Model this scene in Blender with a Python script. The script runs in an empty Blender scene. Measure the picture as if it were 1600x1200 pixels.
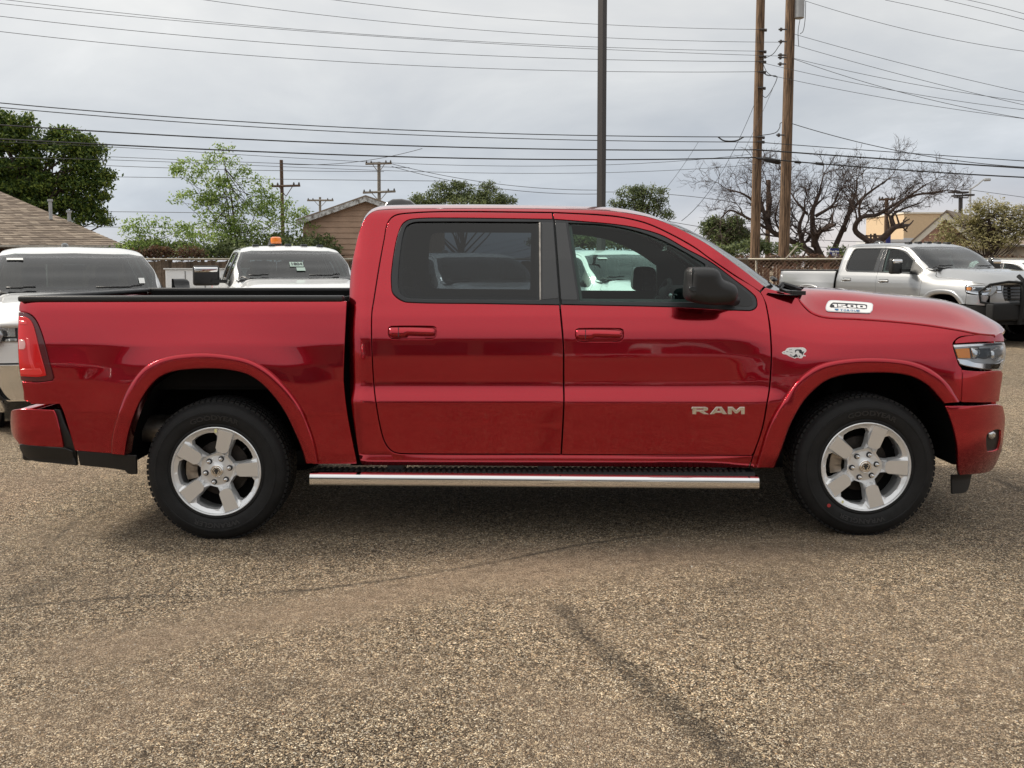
import bpy, bmesh, math, random
import numpy as np
from mathutils import Vector, Matrix, Euler
from mathutils.geometry import delaunay_2d_cdt

random.seed(7); rng = np.random.default_rng(7)
R = math.radians
sc = bpy.context.scene
col = sc.collection

# ------------------------------------------------------------------ camera
F, CY, TH, D, H = 1430.0, 522.5, R(4.3), 5.14, 1.565      # focal length and principal row in photo pixels, pitch, distance, height
camd = bpy.data.cameras.new('camera'); cam = bpy.data.objects.new('camera', camd); col.objects.link(cam)
cam.location = (0, -D, H); cam.rotation_euler = (R(90) - TH, 0, 0)
camd.sensor_fit = 'HORIZONTAL'; camd.sensor_width = 36; camd.lens = F / 1600 * 36
camd.shift_y = -(600 - CY) / 1600; camd.clip_start = 0.05; camd.clip_end = 2000
sc.camera = cam

# ------------------------------------------------------------------ world: overcast sky
SUN_EL, SUN_AZ = R(40), R(164)       # azimuth measured from +X towards +Y : the sun stands behind the truck, to the left
w = bpy.data.worlds.new('World'); sc.world = w; w.use_nodes = True
nt = w.node_tree; nt.nodes.clear()
def N(tree, t, **kw):
    n = tree.nodes.new(t)
    for k, v in kw.items():
        if k in n.inputs.keys() if hasattr(n.inputs, 'keys') else False: n.inputs[k].default_value = v
        else: setattr(n, k, v)
    return n
def L(tree, a, b): tree.links.new(a, b)
def ramp(tree, fac, stops, interp='LINEAR'):
    r = tree.nodes.new('ShaderNodeValToRGB'); e = r.color_ramp.elements; r.color_ramp.interpolation = interp
    while len(e) < len(stops): e.new(0.5)
    for i, (p, c) in enumerate(stops):
        e[i].position = p; e[i].color = (*c, 1) if len(c) == 3 else c
    if fac is not None: tree.links.new(fac, r.inputs[0])
    return r
def mathn(tree, op, a, b=None, clamp=False):
    m = tree.nodes.new('ShaderNodeMath'); m.operation = op; m.use_clamp = clamp
    for i, v in enumerate((a, b)):
        if v is None: continue
        if isinstance(v, (int, float)): m.inputs[i].default_value = v
        else: tree.links.new(v, m.inputs[i])
    return m.outputs[0]
def mixc(tree, fac, a, b, mode='MIX'):
    m = tree.nodes.new('ShaderNodeMix'); m.data_type = 'RGBA'; m.blend_type = mode
    for inp, v in ((m.inputs['Factor'], fac), (m.inputs['A'], a), (m.inputs['B'], b)):
        if isinstance(v, (int, float)): inp.default_value = v
        elif isinstance(v, tuple): inp.default_value = (*v, 1)
        else: tree.links.new(v, inp)
    return m.outputs['Result']
sky = nt.nodes.new('ShaderNodeTexSky'); sky.sky_type = 'NISHITA'; sky.sun_disc = False
sky.sun_elevation = SUN_EL; sky.sun_rotation = R(90) - SUN_AZ
bg1 = N(nt, 'ShaderNodeBackground'); bg1.inputs[1].default_value = 0.1; L(nt, sky.outputs[0], bg1.inputs[0])
tc = nt.nodes.new('ShaderNodeTexCoord'); sep = nt.nodes.new('ShaderNodeSeparateXYZ'); L(nt, tc.outputs['Generated'], sep.inputs[0])
el = sep.outputs['Z']
zz = mathn(nt, 'ADD', mathn(nt, 'MAXIMUM', el, 0.0), 0.22)
comb = nt.nodes.new('ShaderNodeCombineXYZ')
L(nt, mathn(nt, 'DIVIDE', sep.outputs['X'], zz), comb.inputs[0]); L(nt, mathn(nt, 'DIVIDE', sep.outputs['Y'], zz), comb.inputs[1])
nz = nt.nodes.new('ShaderNodeTexNoise'); nz.inputs['Scale'].default_value = 1.2; nz.inputs['Detail'].default_value = 8; nz.inputs['Roughness'].default_value = 0.56
nz.inputs['Distortion'].default_value = 0.35
L(nt, comb.outputs[0], nz.inputs['Vector'])
base = ramp(nt, el, [(0.0, (0.52, 0.53, 0.56)), (0.06, (0.385, 0.425, 0.49)), (0.15, (0.405, 0.43, 0.465)), (0.28, (0.54, 0.545, 0.545)), (0.6, (0.70, 0.70, 0.69)), (1.0, (0.78, 0.78, 0.77))])
cl = ramp(nt, nz.outputs['Fac'], [(0.32, (0.80, 0.825, 0.86)), (0.47, (0.95, 0.955, 0.96)), (0.60, (1.12, 1.11, 1.085)), (0.70, (1.32, 1.29, 1.25))])
c1 = mixc(nt, 1.0, base.outputs[0], cl.outputs[0], 'MULTIPLY')
# warmer and brighter towards the veiled sun (left), peachy low on the right
lx = mathn(nt, 'MULTIPLY', mathn(nt, 'SUBTRACT', 0.0, sep.outputs['X']), 1.0)
sunv = mathn(nt, 'MULTIPLY', mathn(nt, 'ADD', mathn(nt, 'MULTIPLY', lx, 0.5), 0.5, True), mathn(nt, 'MULTIPLY', el, 1.6, True), True)
c2 = mixc(nt, sunv, c1, (0.93, 0.91, 0.87))
peach = mathn(nt, 'MULTIPLY', mathn(nt, 'MULTIPLY', mathn(nt, 'SUBTRACT', sep.outputs['X'], 0.05, True), 3.2, True), mathn(nt, 'SUBTRACT', 1.0, mathn(nt, 'MULTIPLY', el, 10.0, True), True), True)
c3 = mixc(nt, mathn(nt, 'MULTIPLY', peach, 0.75), c2, (0.70, 0.61, 0.56))
bg2 = N(nt, 'ShaderNodeBackground'); bg2.inputs[1].default_value = 1.0; L(nt, c3, bg2.inputs[0])
mx = nt.nodes.new('ShaderNodeMixShader'); mx.inputs[0].default_value = 0.93
L(nt, bg1.outputs[0], mx.inputs[1]); L(nt, bg2.outputs[0], mx.inputs[2])
out = nt.nodes.new('ShaderNodeOutputWorld'); L(nt, mx.outputs[0], out.inputs[0])

sd = bpy.data.lights.new('sun', 'SUN'); sd.energy = 2.7; sd.angle = R(12); sd.color = (1.0, 0.92, 0.80)
so = bpy.data.objects.new('sun', sd); col.objects.link(so)
sdir = Vector((math.cos(SUN_AZ) * math.cos(SUN_EL), math.sin(SUN_AZ) * math.cos(SUN_EL), math.sin(SUN_EL)))
so.rotation_euler = sdir.to_track_quat('Z', 'Y').to_euler(); so.location = sdir * 50

sc.view_settings.view_transform = 'Standard'; sc.view_settings.look = 'None'; sc.view_settings.gamma = 1
sc.view_settings.use_curve_mapping = False; sc.view_settings.exposure = 0.42
sc.cycles.max_bounces = 8; sc.cycles.transparent_max_bounces = 16

# ------------------------------------------------------------------ projection helpers (photo pixels <-> metres)
CT, ST = math.cos(TH), math.sin(TH)
def ray(px, py):
    a = (px - 800) / F; b = (CY - py) / F
    return a, CT + b * ST, -ST + b * CT
def at(px, py, Y):
    """point on the vertical plane at depth Y seen at photo pixel px, py"""
    a, dy, dz = ray(px, py); t = (Y + D) / dy
    return Vector((a * t, Y, H + dz * t))
def far(px, py, d): return at(px, py, d - D)
def on_ground(px, py, z=0.0):
    a, dy, dz = ray(px, py); t = (z - H) / dz
    return Vector((a * t, dy * t - D, z))
def gz(x, y=0): return 0.03 * math.tanh(x / 5.0)

# ------------------------------------------------------------------ objects
def tag(o, label=None, cat=None, group=None, kind=None):
    if label: o['label'] = label
    if cat: o['category'] = cat
    if group: o['group'] = group
    if kind: o['kind'] = kind
    return o
def empty(name, loc=(0, 0, 0), rz=0.0):
    o = bpy.data.objects.new(name, None); col.objects.link(o); o.location = loc; o.rotation_euler = (0, 0, rz); o.empty_display_size = 0.3
    return o
def link_mesh(name, me, mat=None, parent=None):
    if mat is not None and not me.materials: me.materials.append(mat)
    o = bpy.data.objects.new(name, me); col.objects.link(o)
    if parent is not None: o.parent = parent
    return o
def mesh(name, verts, faces, mat=None, parent=None, smooth=False, sharp=None, normals=None, offset=None):
    if offset is not None: verts = [(v[0] - offset[0], v[1] - offset[1], v[2] - offset[2]) for v in verts]
    me = bpy.data.meshes.new(name); me.from_pydata([tuple(v) for v in verts], [], [tuple(f) for f in faces]); me.update()
    if smooth: me.polygons.foreach_set('use_smooth', [True] * len(me.polygons))
    if sharp is not None: me.set_sharp_from_angle(angle=R(sharp))
    if normals is not None: me.normals_split_custom_set_from_vertices([tuple(n) for n in normals])
    return link_mesh(name, me, mat, parent)
def copy_tree(o, parent=None, skip=()):
    c = o.copy(); col.objects.link(c)
    if parent is not None: c.parent = parent
    for ch in list(o.children):
        if ch.name.split('.')[0] in skip: continue
        copy_tree(ch, c, skip)
    return c
class MB:
    def __init__(s): s.v = []; s.f = []
    def add(s, vs, fs):
        n = len(s.v); s.v += [tuple(v) for v in vs]; s.f += [tuple(i + n for i in f) for f in fs]; return s
    def box(s, lo, hi, m=None):
        x0, y0, z0 = lo; x1, y1, z1 = hi
        vs = [Vector(p) for p in ((x0,y0,z0),(x1,y0,z0),(x1,y1,z0),(x0,y1,z0),(x0,y0,z1),(x1,y0,z1),(x1,y1,z1),(x0,y1,z1))]
        if m is not None: vs = [m @ v for v in vs]
        return s.add(vs, [(0,3,2,1),(4,5,6,7),(0,1,5,4),(1,2,6,5),(2,3,7,6),(3,0,4,7)])
    def tube(s, pts, r, n=8, cap=True):
        pts = [Vector(p) for p in pts]; rs = r if isinstance(r, (list, tuple)) else [r] * len(pts)
        base = len(s.v); up = Vector((0, 0, 1)); prev = None
        for i, p in enumerate(pts):
            t = (pts[min(i + 1, len(pts) - 1)] - pts[max(i - 1, 0)])
            if t.length < 1e-9: t = Vector((0, 0, 1))
            t.normalize()
            a = t.cross(up) if abs(t.z) < 0.95 else t.cross(Vector((1, 0, 0)))
            if prev is not None:
                a = prev - t * prev.dot(t)
            a.normalize(); prev = a.copy(); b = t.cross(a)
            for k in range(n):
                an = 2 * math.pi * k / n; s.v.append(tuple(p + (a * math.cos(an) + b * math.sin(an)) * rs[i]))
        for i in range(len(pts) - 1):
            for k in range(n):
                q = base + i * n; s.f.append((q + k, q + (k + 1) % n, q + n + (k + 1) % n, q + n + k))
        if cap:
            s.f.append(tuple(base + k for k in range(n))[::-1]); e = base + (len(pts) - 1) * n; s.f.append(tuple(e + k for k in range(n)))
        return s
    def build(s, name, mat, parent=None, smooth=False, sharp=None, offset=None): return mesh(name, s.v, s.f, mat, parent, smooth, sharp, None, offset)
def text_mesh(txt, size=1.0, extrude=0.0, embolden=0.0, sx=1.0, bevel=0.0):
    cu = bpy.data.curves.new('text', 'FONT'); cu.body = txt; cu.size = size; cu.extrude = extrude; cu.offset = embolden
    cu.align_x = 'CENTER'; cu.align_y = 'CENTER'; cu.bevel_depth = bevel; cu.resolution_u = 3
    o = bpy.data.objects.new('text', cu); col.objects.link(o)
    dg = bpy.context.evaluated_depsgraph_get(); me = bpy.data.meshes.new_from_object(o.evaluated_get(dg))
    v = np.array([tuple(p.co) for p in me.vertices]); f = [tuple(p.vertices) for p in me.polygons]
    bpy.data.objects.remove(o); bpy.data.meshes.remove(me); bpy.data.curves.remove(cu)
    v[:, 0] *= sx
    return v, f

# ------------------------------------------------------------------ materials
MT = {}
def pmat(name, color, rough=0.5, metal=0.0, coat=0.0, coat_rough=0.03, spec=0.5, bump=0.0, bscale=40, var=0.0, vscale=6.0, alpha=1.0, sheen=0.0):
    m = bpy.data.materials.new(name); m.use_nodes = True; t = m.node_tree; b = t.nodes['Principled BSDF']
    b.inputs['Base Color'].default_value = (*color, 1); b.inputs['Roughness'].default_value = rough; b.inputs['Metallic'].default_value = metal
    b.inputs['Coat Weight'].default_value = coat; b.inputs['Coat Roughness'].default_value = coat_rough
    b.inputs['Specular IOR Level'].default_value = spec
    tcn = None
    if var or bump:
        tcn = t.nodes.new('ShaderNodeTexCoord')
    if var:
        n = t.nodes.new('ShaderNodeTexNoise'); n.inputs['Scale'].default_value = vscale; n.inputs['Detail'].default_value = 5
        L(t, tcn.outputs['Object'], n.inputs['Vector'])
        r = ramp(t, n.outputs['Fac'], [(0.3, tuple(c * (1 - var) for c in color)), (0.7, tuple(min(1, c * (1 + var)) for c in color))])
        L(t, r.outputs[0], b.inputs['Base Color'])
    if bump:
        n = t.nodes.new('ShaderNodeTexNoise'); n.inputs['Scale'].default_value = bscale; n.inputs['Detail'].default_value = 3
        L(t, tcn.outputs['Object'], n.inputs['Vector'])
        bp = t.nodes.new('ShaderNodeBump'); bp.inputs['Strength'].default_value = bump; bp.inputs['Distance'].default_value = 0.01
        L(t, n.outputs['Fac'], bp.inputs['Height']); L(t, bp.outputs[0], b.inputs['Normal'])
    MT[name] = m
    return m
def glass_mat(name, tint, refl=1.0, ior=1.5):
    m = bpy.data.materials.new(name); m.use_nodes = True; t = m.node_tree; t.nodes.clear()
    tr = t.nodes.new('ShaderNodeBsdfTransparent'); tr.inputs[0].default_value = (*tint, 1)
    gl = t.nodes.new('ShaderNodeBsdfGlossy'); gl.inputs['Roughness'].default_value = 0.01; gl.inputs[0].default_value = (refl, refl, refl, 1)
    fr = t.nodes.new('ShaderNodeFresnel'); fr.inputs['IOR'].default_value = ior
    mx = t.nodes.new('ShaderNodeMixShader'); o = t.nodes.new('ShaderNodeOutputMaterial')
    L(t, fr.outputs[0], mx.inputs[0]); L(t, tr.outputs[0], mx.inputs[1]); L(t, gl.outputs[0], mx.inputs[2]); L(t, mx.outputs[0], o.inputs[0])
    MT[name] = m
    return m
def paint(name, color, metal=0.35, rough=0.38, flake=0.12):
    """clear-coated paint over fine metallic flakes with a trace of orange peel and dust"""
    m = pmat(name, color, rough, metal, coat=1.0, coat_rough=0.025)
    t = m.node_tree; b = t.nodes['Principled BSDF']
    tcn = t.nodes.new('ShaderNodeTexCoord')
    v = t.nodes.new('ShaderNodeTexVoronoi'); v.inputs['Scale'].default_value = 900; L(t, tcn.outputs['Object'], v.inputs['Vector'])
    r = ramp(t, v.outputs['Color'], [(0.2, tuple(c * (1 - flake) for c in color)), (0.8, tuple(min(1, c * (1 + flake)) for c in color))])
    dn = t.nodes.new('ShaderNodeTexNoise'); dn.inputs['Scale'].default_value = 3.0; dn.inputs['Detail'].default_value = 8; L(t, tcn.outputs['Object'], dn.inputs['Vector'])
    sp = t.nodes.new('ShaderNodeSeparateXYZ'); L(t, tcn.outputs['Object'], sp.inputs[0])
    low = mathn(t, 'SUBTRACT', 1.0, mathn(t, 'MULTIPLY', sp.outputs['Z'], 1.1), True)
    dust = mathn(t, 'MULTIPLY', mathn(t, 'MULTIPLY', low, dn.outputs['Fac'], True), 0.06)
    cc = mixc(t, dust, r.outputs[0], (0.30, 0.22, 0.17)); L(t, cc, b.inputs['Base Color'])
    L(t, mathn(t, 'ADD', mathn(t, 'MULTIPLY', dust, 0.8), 0.02), b.inputs['Coat Roughness'])
    op = t.nodes.new('ShaderNodeTexNoise'); op.inputs['Scale'].default_value = 5; op.inputs['Detail'].default_value = 1; L(t, tcn.outputs['Object'], op.inputs['Vector'])
    bp = t.nodes.new('ShaderNodeBump'); bp.inputs['Strength'].default_value = 0.02; bp.inputs['Distance'].default_value = 0.02
    L(t, op.outputs['Fac'], bp.inputs['Height']); L(t, bp.outputs[0], b.inputs['Coat Normal'])
    return m
RED = paint('red_paint', (0.435, 0.0075, 0.020), 0.94, 0.16)
WHITE = paint('white_paint', (0.72, 0.73, 0.73), 0.0, 0.4, 0.02)
SILVER = paint('silver_paint', (0.37, 0.375, 0.38), 0.8, 0.34, 0.10)
BLACK = pmat('black_plastic', (0.012, 0.012, 0.0125), 0.45, bump=0.15, bscale=300)
GLOSSBLACK = pmat('gloss_black', (0.02, 0.021, 0.023), 0.12, coat=0.5)
TRIM = pmat('window_trim_black', (0.020, 0.022, 0.025), 0.32)
DARK = pmat('underbody_black', (0.006, 0.006, 0.006), 0.85, var=0.4, spec=.2)
LINER = pmat('wheel_liner', (0.006, 0.006, 0.006), 0.9, var=0.3, spec=.15)
CHROME = pmat('chrome', (0.80, 0.80, 0.80), 0.07, 1.0)
STEEL = pmat('bare_steel', (0.33, 0.30, 0.27), 0.35, 0.9, var=0.3, vscale=20)
RUST = pmat('rusty_disc', (0.03, 0.024, 0.02), 0.55, 0.5, var=0.4, vscale=30)
ALU = pmat('wheel_silver', (0.80, 0.81, 0.82), 0.34, 0.6, coat=0.6)
ALUPAD = pmat('wheel_machined', (0.66, 0.63, 0.59), 0.38, 0.35, coat=0.4)
RUBBER = pmat('tyre_rubber', (0.009, 0.009, 0.0095), 0.7, bump=0.12, bscale=90, var=0.3, vscale=14, spec=.35)
RUBBER2 = pmat('tyre_lettering', (0.022, 0.022, 0.023), 0.5)
CLOTH = pmat('seat_cloth', (0.035, 0.037, 0.04), 0.85, bump=0.2, bscale=120)
LINING = pmat('headliner', (0.14, 0.15, 0.15), 0.9)
GL_CLEAR = glass_mat('green_tinted_glass', (0.70, 0.88, 0.83), ior=1.38)
GL_DARK = glass_mat('privacy_glass', (0.22, 0.25, 0.27))
GL_SCREEN = glass_mat('windscreen_glass', (0.50, 0.62, 0.60), ior=1.7)
LENS = glass_mat('clear_lens', (0.95, 0.96, 0.97), ior=1.3)
TAILRED = pmat('tail_lamp_red', (0.72, 0.004, 0.006), 0.2, coat=0.4)
TAILBRIGHT = pmat('tail_lamp_bright_red', (0.85, 0.03, 0.03), 0.2, coat=1.0)  # brighter red plastic for the strips on the lens
TAILPINK = pmat('reverse_lamp_lens', (0.75, 0.38, 0.36), 0.2, coat=1.0)
TAILDARK = pmat('tail_lamp_surround', (0.10, 0.004, 0.008), 0.25, coat=0.6)
AMBER = pmat('amber_reflector', (0.90, 0.33, 0.05), 0.35, coat=0.3)
LAMPGREY = pmat('lamp_interior', (0.05, 0.055, 0.06), 0.25, 0.5)
LAMPBOWL = pmat('lamp_bowl', (0.42, 0.44, 0.46), 0.28, 0.7)
LAMPSILVER = pmat('lamp_reflector', (0.62, 0.64, 0.66), 0.12, 0.9)
PAPER = pmat('paper_white', (0.75, 0.76, 0.74), 0.8)
INK = pmat('ink_black', (0.02, 0.02, 0.025), 0.6)
BLUEINK = pmat('ink_blue', (0.03, 0.14, 0.30), 0.5)
DECAL = pmat('sticker_white', (0.78, 0.77, 0.76), 0.3, coat=0.5)
MIRROR = pmat('mirror_glass', (0.75, 0.80, 0.80), 0.03, 1.0)
ORANGE = pmat('beacon_orange', (0.85, 0.22, 0.02), 0.25, coat=1.0)

# ------------------------------------------------------------------ 2-D outline tools
def smooth_poly(pts, step, closed=True, corner=46):
    """Catmull-Rom through the points, keeping real corners sharp, resampled at about step"""
    P = np.array(pts, float); n = len(P); out = []
    def turn(i):
        if not closed and (i == 0 or i == n - 1): return 180
        a = P[i] - P[i - 1]; b = P[(i + 1) % n] - P[i]
        c = np.dot(a, b) / (np.linalg.norm(a) * np.linalg.norm(b) + 1e-12)
        return math.degrees(math.acos(max(-1, min(1, c))))
    sharp = [turn(i) > corner for i in range(n)]
    m = n if closed else n - 1
    for i in range(m):
        p1, p2 = P[i], P[(i + 1) % n]
        p0 = P[i - 1] if not sharp[i] else 2 * p1 - p2
        p3 = P[(i + 2) % n] if not sharp[(i + 1) % n] else 2 * p2 - p1
        ln = np.linalg.norm(p2 - p1)
        if ln < 1e-9: continue
        t1 = (p2 - p0) * ln / max(1e-9, np.linalg.norm(p1 - p0) + ln); t2 = (p3 - p1) * ln / max(1e-9, np.linalg.norm(p3 - p2) + ln)
        k = max(1, int(round(ln / step)))
        for j in range(k):
            u = j / k; u2 = u * u; u3 = u2 * u
            out.append((2*u3-3*u2+1)*p1 + (u3-2*u2+u)*t1 + (-2*u3+3*u2)*p2 + (u3-u2)*t2)
    if not closed: out.append(P[-1])
    return np.array(out)
def area2(P):
    x, y = P[:, 0], P[:, 1]; return float(np.sum(x * np.roll(y, -1) - np.roll(x, -1) * y))
def inset(P, d):
    """move a counter-clockwise polygon inwards by d"""
    a = P - np.roll(P, 1, 0); b = np.roll(P, -1, 0) - P
    a /= np.linalg.norm(a, axis=1)[:, None] + 1e-12; b /= np.linalg.norm(b, axis=1)[:, None] + 1e-12
    na = np.stack([-a[:, 1], a[:, 0]], 1); nb = np.stack([-b[:, 1], b[:, 0]], 1)
    m = na + nb; m /= np.linalg.norm(m, axis=1)[:, None] + 1e-12
    c = np.clip(np.sum(m * na, 1), 0.5, 1)
    return P + m * (d / c)[:, None]
def inside(P, Q):
    """which points Q lie in polygon P"""
    x, y = Q[:, 0][:, None], Q[:, 1][:, None]
    x0, y0 = P[:, 0][None], P[:, 1][None]; x1, y1 = np.roll(P[:, 0], -1)[None], np.roll(P[:, 1], -1)[None]
    c = ((y0 > y) != (y1 > y)) & (x < (x1 - x0) * (y - y0) / (y1 - y0 + 1e-15) + x0)
    return (c.sum(1) % 2) == 1
def dist_poly(P, Q):
    a = P; b = np.roll(P, -1, 0); best = np.full(len(Q), 1e9)
    for s in range(0, len(Q), 4000):
        q = Q[s:s+4000][:, None]; ab = (b - a)[None]; t = np.clip(np.sum((q - a[None]) * ab, 2) / (np.sum(ab * ab, 2) + 1e-15), 0, 1)
        best[s:s+4000] = np.sqrt(np.min(np.sum((a[None] + ab * t[..., None] - q) ** 2, 2), 1))
    return best
def tri_region(loops, step):
    """triangulate outer loop minus holes with interior grid points; returns pts, tris; the loops' points come first in order"""
    pts = np.concatenate(loops); outer = loops[0]
    lo, hi = outer.min(0), outer.max(0)
    gx = np.arange(lo[0] + step / 2, hi[0], step); gy = np.arange(lo[1] + step / 2, hi[1], step)
    if len(gx) and len(gy):
        g = np.stack(np.meshgrid(gx, gy), -1).reshape(-1, 2); g[:, 0] += (np.round((g[:, 1] - lo[1]) / step).astype(int) % 2) * step * 0.5 - step * 0.25
        k = inside(outer, g)
        for h in loops[1:]: k &= ~inside(h, g)
        g = g[k]
        for lp in loops:
            if len(g): g = g[dist_poly(lp, g) > step * 0.45]
    else: g = np.zeros((0, 2))
    allp = np.concatenate([pts, g]) if len(g) else pts
    edges = []; s = 0
    for lp in loops:
        n = len(lp); edges += [(s + i, s + (i + 1) % n) for i in range(n)]; s += n
    r = delaunay_2d_cdt([Vector(p) for p in allp], edges, [], 0, 1e-7, True)
    vs = np.array([tuple(v) for v in r[0]]); fs = np.array([tuple(f) for f in r[2] if len(f) == 3])
    c = vs[fs].mean(1); k = inside(outer, c)
    for h in loops[1:]: k &= ~inside(h, c)
    fs = fs[k]
    # map boundary points to output ids
    ids = {}
    for i, orig in enumerate(r[3]):
        for o in orig: ids[o] = i
    return vs, fs, ids
# ------------------------------------------------------------------ the pickup's skin: depth of the near flank as a function of length and height
YC = 1.04                                   # centreline of the red truck
OFF = (0.0, YC, 0.0)
def tab(pts, sig):
    z = np.arange(-0.2, 2.4, 0.001); p = np.array(sorted(pts)); y = np.interp(z, p[:, 0], p[:, 1])
    k = np.exp(-0.5 * (np.arange(-60, 61) / (sig * 1000)) ** 2); k /= k.sum()
    y = np.convolve(np.pad(y, 60, mode='edge'), k, mode='valid')
    return lambda q: np.interp(q, z, y)
T_CAB = tab([(.25, .12), (.40, .075), (.43, .060), (.47, .052), (.475, .040), (.49, .040), (.655, .020), (.665, .016), (.785, -.004), (.80, -.002), (.87, .020), (.90, .0235), (1.05, .0235), (1.15, .030), (1.20, .038), (1.27, .055), (1.34, .080), (1.40, .10), (1.60, .175), (1.84, .29), (1.875, .315), (1.91, .37), (2.0, .6)], .009)
T_BED = tab([(.25, .10), (.40, .07), (.50, .050), (.70, .030), (.712, .027), (.722, .022), (.90, .016), (1.0, .0175), (1.12, .026), (1.22, .042), (1.30, .057), (1.35, .070), (1.372, .088), (1.40, .14)], .008)
T_FRN = tab([(.25, .10), (.42, .055), (.50, .040), (.655, .018), (.665, .014), (.80, .006), (.95, .006), (1.05, .014), (1.12, .026), (1.18, .045), (1.23, .075), (1.28, .12), (1.33, .18), (1.40, .25), (1.6, .5)], .013)
def sstep(a, b, x):
    t = np.clip((x - a) / (b - a), 0, 1); return t * t * (3 - 2 * t)
HUB_R = at(338.8, 736, 0.03); HUB_F = at(1352.0, 729, 0.03)
def bulge(x, z, hub, A, wd, r0=0.60):
    rr = np.hypot(x - hub.x, (z - hub.z)); return -A * np.exp(-(np.maximum(rr - r0, 0) / wd) ** 2)
def S_cab(x, z):
    x = np.asarray(x, float); z = np.asarray(z, float)
    wf = sstep(1.15, 1.85, x); y = (1 - wf) * T_CAB(z) + wf * T_FRN(z)
    y = y + bulge(x, z, HUB_F, .024, .22) + 0.06 * np.clip((-0.80 - x) / .14, 0, 1.2) ** 3
    return y + 0.21 * np.clip((x - 2.42) / .5, 0, 1.1) ** 2.5
def S_bed(x, z):
    x = np.asarray(x, float); z = np.asarray(z, float)
    return T_BED(z) + bulge(x, z, HUB_R, .024, .20) + 0.10 * np.clip((-2.68 - x) / .22, 0, 1.3) ** 2.5
def S_flat(y): return lambda x, z: np.full(np.shape(x), float(y))
def unproj(P, fn, off=0.0, it=60):
    P = np.asarray(P, float); a = (P[:, 0] - 800) / F; b = (CY - P[:, 1]) / F; dy = CT + b * ST; dz = -ST + b * CT
    Y = np.zeros(len(P)) + .05
    for _ in range(it):
        t = (Y + D) / dy; X = a * t; Z = H + dz * t; Y = 0.5 * Y + 0.5 * (fn(X, Z) + off)
    return np.stack([X, Z], 1)
def mpS(fn, off=0.0): return lambda P: np.stack([P[:, 0], fn(P[:, 0], P[:, 1]) + off, P[:, 1]], 1)
def region(name, outer, holes, mp, mat, parent, step=.03, lip=.02, bevel=.0025, inw=(0, 1, 0), offset=OFF, extra=None):
    """a sheet-metal panel: outline and holes in the map's own two coordinates, edges turned inwards"""
    loops_o = []
    for k, lp in enumerate([outer] + list(holes)):
        lp = np.asarray(lp, float)
        if area2(lp) < 0: lp = lp[::-1]
        keep = np.linalg.norm(lp - np.roll(lp, 1, 0), axis=1) > 1e-5
        loops_o.append(lp[keep])
    loops_i = [inset(lp, bevel if k == 0 else -bevel) for k, lp in enumerate(loops_o)]
    vs, fs, ids = tri_region(loops_i, step)
    P3 = mp(vs)
    if extra is not None: P3 = extra(vs, P3, loops_i[0])
    def nrm(q):
        h = 1e-3; a = mp(q + [h, 0]) - mp(q - [h, 0]); b = mp(q + [0, h]) - mp(q - [0, h])
        n = np.cross(a, b); return n / np.linalg.norm(n, axis=1)[:, None]
    Nn = nrm(vs); V = [P3]; NN = [Nn]; faces = [tuple(f) for f in fs]; base = len(P3); inw = np.array(inw, float); s = 0
    # triangles may come out clockwise
    for i, f in enumerate(faces):
        a, b, c = vs[f[0]], vs[f[1]], vs[f[2]]
        if (b[0]-a[0])*(c[1]-a[1]) - (b[1]-a[1])*(c[0]-a[0]) < 0: faces[i] = (f[0], f[2], f[1])
    for k, (lo, li) in enumerate(zip(loops_o, loops_i)):
        n = len(lo); li_ids = [ids[s + i] for i in range(n)]; s += n
        m = mp(lo); nn = nrm(lo); o2 = (lo - li); o2 /= np.linalg.norm(o2, axis=1)[:, None] + 1e-12
        o3 = mp(lo + o2 * 1e-3) - m; o3 /= np.linalg.norm(o3, axis=1)[:, None] + 1e-12
        r1 = m + inw * bevel; r2 = m + inw * lip
        V += [r1, r2]; nm = nn + o3; nm /= np.linalg.norm(nm, axis=1)[:, None]; NN += [nm, o3]
        b1 = base; b2 = base + n; base += 2 * n
        for i in range(n):
            j = (i + 1) % n
            qa = (b1 + i, b1 + j, li_ids[j], li_ids[i]); qb = (b2 + i, b2 + j, b1 + j, b1 + i)
            if k: qa = qa[::-1]; qb = qb[::-1]
            faces += [qa, qb]
    V = np.concatenate(V); NN = np.concatenate(NN)
    return mesh(name, V, faces, mat, parent, smooth=True, normals=(None if extra is not None else NN), offset=offset)
def panel(name, outer, holes=(), mat=None, parent=None, fn=None, off=0.0, step=.03, lip=.02, bevel=.0025, spx=3.0, corner=46, extra=None, offset=OFF):
    fn = fn or S_cab
    o = unproj(smooth_poly(outer, spx, corner=corner), fn, off); hs = [unproj(smooth_poly(h, spx, corner=corner), fn, off) for h in holes]
    return region(name, o, hs, mpS(fn, off), mat, parent, step, lip, bevel, offset=offset, extra=extra)
def puff(depth, wd):
    """bulge a panel towards the viewer, rising from its edge"""
    def f(vs, P3, loop):
        d = dist_poly(loop, vs); u = np.clip(d / wd, 0, 1); P3 = P3.copy(); P3[:, 1] -= depth * np.sqrt(1 - (1 - u) ** 2); return P3
    return f
def cr(pts, n):
    P = np.array(pts, float); m = len(P) - 1; out = []
    for i in range(n):
        s = i / (n - 1) * m; k = min(int(s), m - 1); u = s - k
        p1, p2 = P[k], P[k + 1]; p0 = P[k - 1] if k > 0 else 2 * p1 - p2; p3 = P[k + 2] if k + 2 <= m else 2 * p2 - p1
        out.append(0.5 * (2*p1 + (p2-p0)*u + (2*p0-5*p1+4*p2-p3)*u*u + (3*p1-p0-3*p2+p3)*u**3))
    return np.array(out)
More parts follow.
